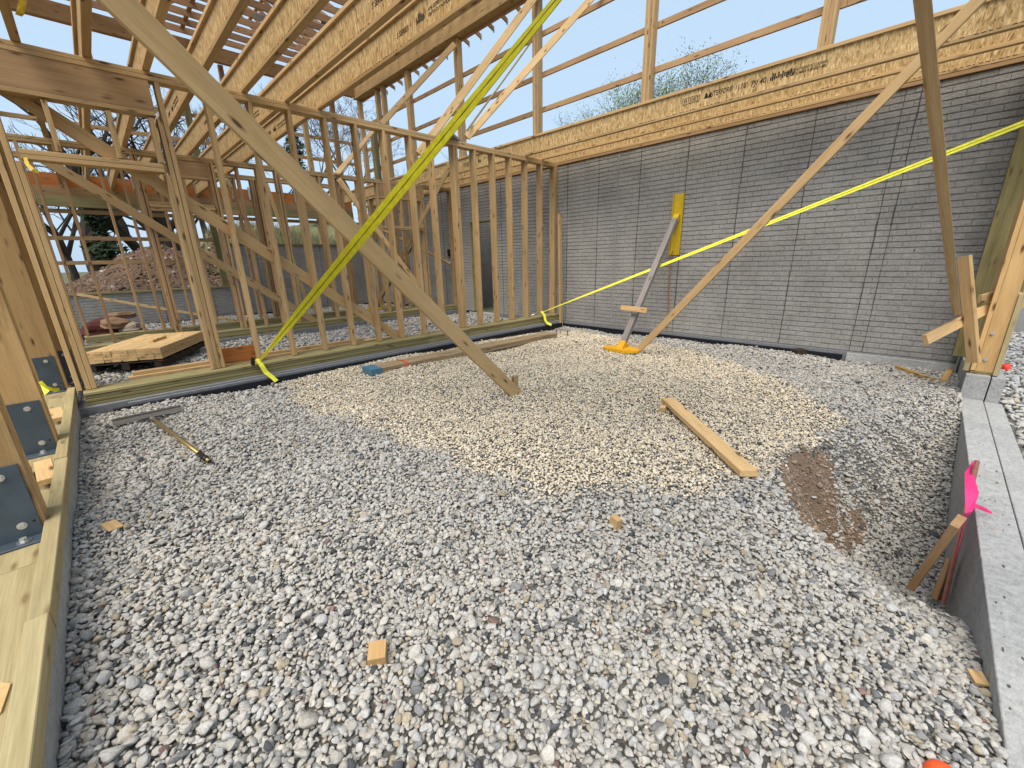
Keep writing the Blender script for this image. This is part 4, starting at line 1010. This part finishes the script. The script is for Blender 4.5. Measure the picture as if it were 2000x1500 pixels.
board('long_pole', hit(150, 575, 1, 13.8), hit(470, 628, 1, 13.2), .06, .03, LUM_P, (0,1,0), None, 'long thin pole leaning low in front of the low brick wall', 'pole')
# floor-level items far back
yp = hit(718, 606, 2, .16); board('yellow_beam', yp, hit(760, 600, 2, .16), .1, .06, YELD, (0,0,1), None, 'yellow tool lying flat on the gravel far behind the studs', 'tool')
# nail at the strap
# ---------------------------------------------------------------- vegetation
def tree(name, label, base, H, seed, m, spread=.5, levels=5, thick=.03, leaf=None, nleaf=0, lsize=.1, lean=(0,0), first=.28, group='bare trees beyond the site'):
    rr = random.Random(seed); segs = []; tips = []
    def grow(p, d, L, r, lv):
        n = 3 if lv < 2 else 2; q = p
        pts = [Vector(p)]
        for i in range(n):
            d = (d+Vector((rr.gauss(0,.11), rr.gauss(0,.11), rr.gauss(.02,.07)))).normalized(); q = q+d*L/n; pts.append(Vector(q))
        segs.append((pts, r, r*.62, lv))
        if lv >= levels: tips.append(q); return
        k = rr.choice((2,3,3)) if lv else rr.choice((4,5))
        for i in range(k):
            tpos = rr.uniform(.45, 1) if i else 1.0
            s = p.lerp(q, tpos) if len(pts) < 3 else pts[min(len(pts)-1, 1+int(tpos*(len(pts)-1)))]
            an = rr.uniform(0, 6.28); tl = rr.uniform(.35, .95)*spread*1.6
            ax = d.orthogonal().normalized(); ax.rotate(Quaternion(d, an)); nd = (d*math.cos(tl)+ax*math.sin(tl)).normalized(); nd.z += .08; nd.normalize()
            grow(s, nd, L*rr.uniform(.55, .85), r*rr.uniform(.45, .62), lv+1)
    base = Vector(base); grow(base, Vector((lean[0], lean[1], 1)).normalized(), H*first*1.25, H*thick, 0)
    root = thing(name, label, 'tree', base, group)
    for nm, sel in (('trunk', lambda l: l <= 1), ('branches', lambda l: l > 1)):
        vs, fs = [], []
        for pts, a, b, lv in segs:
            if sel(lv): tube(pts, max(a, .008), 7 if lv <= 1 else 3, max(b, .006), vs, fs)
        mesh_obj(nm, vs, fs, m, root)
    if leaf:
        vs, fs = [], []
        for tp in tips:
            for _ in range(nleaf):
                c = tp+Vector((rr.gauss(0,1), rr.gauss(0,1), rr.gauss(0,1)))*H*.035; a = Vector((rr.gauss(0,1), rr.gauss(0,1), rr.gauss(0,1))).normalized(); b = a.orthogonal()*lsize; a = a*lsize*.5
                k = len(vs); vs += [c-a, c+b, c+a, c-b]; fs.append((k, k+1, k+2, k+3))
        o = mesh_obj('leaves', vs, fs, leaf, root); o['kind'] = 'stuff'
    return root
def at(px, py, y):   # point on the hillside plane y=const below a pixel column
    P = hit(px, py, 1, y); P.z = float(hill(np.array(P.x), np.array(P.y)))-.1; return P
tree('oak_tree', 'big dark bare tree left of the dirt mound with a thick forked trunk', at(207, 560, 24), 7.6, 3, BARK, .62, 6, .046, first=.30, lean=(-.12,0))
tree('oak_tree', 'dark trunk leaning just right of the dirt mound top, left one of the cluster', at(325, 520, 26), 7.2, 5, BARK, .5, 5, .042, lean=(-.25,0))
tree('oak_tree', 'dark upright trunk in the middle of the cluster behind the mound', at(338, 520, 26.5), 7.5, 8, BARK, .5, 5, .042, lean=(-.1,0))
tree('oak_tree', 'dark trunk on the right of the cluster behind the mound', at(352, 520, 27), 7, 9, BARK, .55, 5, .038, lean=(.05,0))
tree('bare_tree', 'bare tree seen above the header at the far left', at(60, 540, 27), 6.6, 12, BARK, .6, 6, .026)
tree('bare_tree', 'bare tree behind the left opening between the posts', at(140, 540, 30), 7.6, 14, BARK, .6, 6, .024)
tree('bare_tree', 'bare tree behind the olive post of the far wall', at(415, 520, 27), 6.6, 15, BARK, .5, 6, .024)
tree('bare_tree', 'bare tree left of centre rising beyond the orange beam', at(500, 500, 28), 6.6, 17, BARKG, .5, 6, .022)
tree('bare_tree', 'dense twiggy tree in the gap below the joists', at(640, 480, 28), 7.4, 21, BARKG, .5, 7, .02)
tree('bare_tree', 'twiggy tree behind the corner posts', at(690, 480, 32), 8.4, 22, BARKG, .5, 7, .018)
tree('bare_tree', 'grey twiggy tree between the tall posts, left of the yellow strap', Vector((21, 30, .5)), 8.6, 25, BARKG, .5, 6, .018)
tree('bare_tree', 'twiggy tree standing right behind the yellow strap', Vector((24, 29, .5)), 7.6, 26, BARKG, .5, 6, .018)
tree('budding_tree', 'small budding tree crown just left of the second tall post', Vector((30, 28.4, .3)), 10.4, 31, BARKG, .45, 5, .014, LEAF, 4, .08, group='budding trees above the brick wall')
tree('budding_tree', 'low budding crown peeking over the printed joist near the centre', Vector((31, 34.5, .3)), 11.0, 33, BARKG, .45, 5, .014, LEAF, 4, .08, group='budding trees above the brick wall')
tree('budding_tree', 'grey-green windblown tree left of the third tall post', Vector((30, 19.6, .3)), 10.6, 35, BARKG, .36, 7, .016, LEAF, 5, .065, lean=(.1,-.1), group='budding trees above the brick wall')
tree('budding_tree', 'green budding tree behind the third tall post', Vector((30, 14.9, .3)), 10.6, 44, BARKG, .38, 7, .016, LEAF, 7, .07, group='budding trees above the brick wall')
def pine(label, base, H, seed):
    rr = random.Random(seed); root = thing('pine_tree', label, 'tree', base, 'pine trees'); base = Vector(base)
    vs, fs = tube([base, base+Vector((0,0,H))], H*.018, 6, .01); mesh_obj('trunk', vs, fs, BARK, root)
    vs, fs = [], []
    for i in range(2600):
        s = rr.random()**.8; z = H*(.12+.88*s); R_ = (1-s)*H*.15*rr.uniform(.15, 1)*(1+.5*math.sin(z*5)); an = rr.uniform(0, 6.28)
        c = base+Vector((R_*math.cos(an), R_*math.sin(an), z-R_*.2)); a = Vector((rr.gauss(0,1), rr.gauss(0,1), rr.gauss(0,.6))).normalized(); b = a.orthogonal()*.035; a = a*.16
        k = len(vs); vs += [c-a, c+b, c+a, c-b]; fs.append((k, k+1, k+2, k+3))
    o = mesh_obj('needles', vs, fs, LEAFP, root); o['kind'] = 'stuff'
pine('dark pine beside the big bare tree left of the mound', at(226, 550, 23.5), 4.4, 2)
pine('pine among the bare trees in the gap below the joists', at(606, 480, 25), 6.6, 6)
# dry grass tufts on the bank
vs, fs = [], []
rr = random.Random(9)
for i in range(9000):
    x = rr.uniform(3.5, 13); y = rr.uniform(15.9, 21); z = float(hill(np.array(x), np.array(y))); h = rr.uniform(.12, .45); a = rr.uniform(0, 6.28); w = .012
    k = len(vs); dx, dy = math.cos(a)*w, math.sin(a)*w; lx, ly = rr.gauss(0,.1), rr.gauss(0,.1)
    vs += [(x-dx, y-dy, z-.02), (x+dx, y+dy, z-.02), (x+lx, y+ly, z+h)]; fs.append((k, k+1, k+2))
GRB = simple('dry_grass_blades', (.27,.25,.15), .9); o = mesh_obj('dry_grass', vs, fs, GRB); tag(o, 'dry pale grass growing on the bank above the high brick wall', 'grass', None, 'stuff')
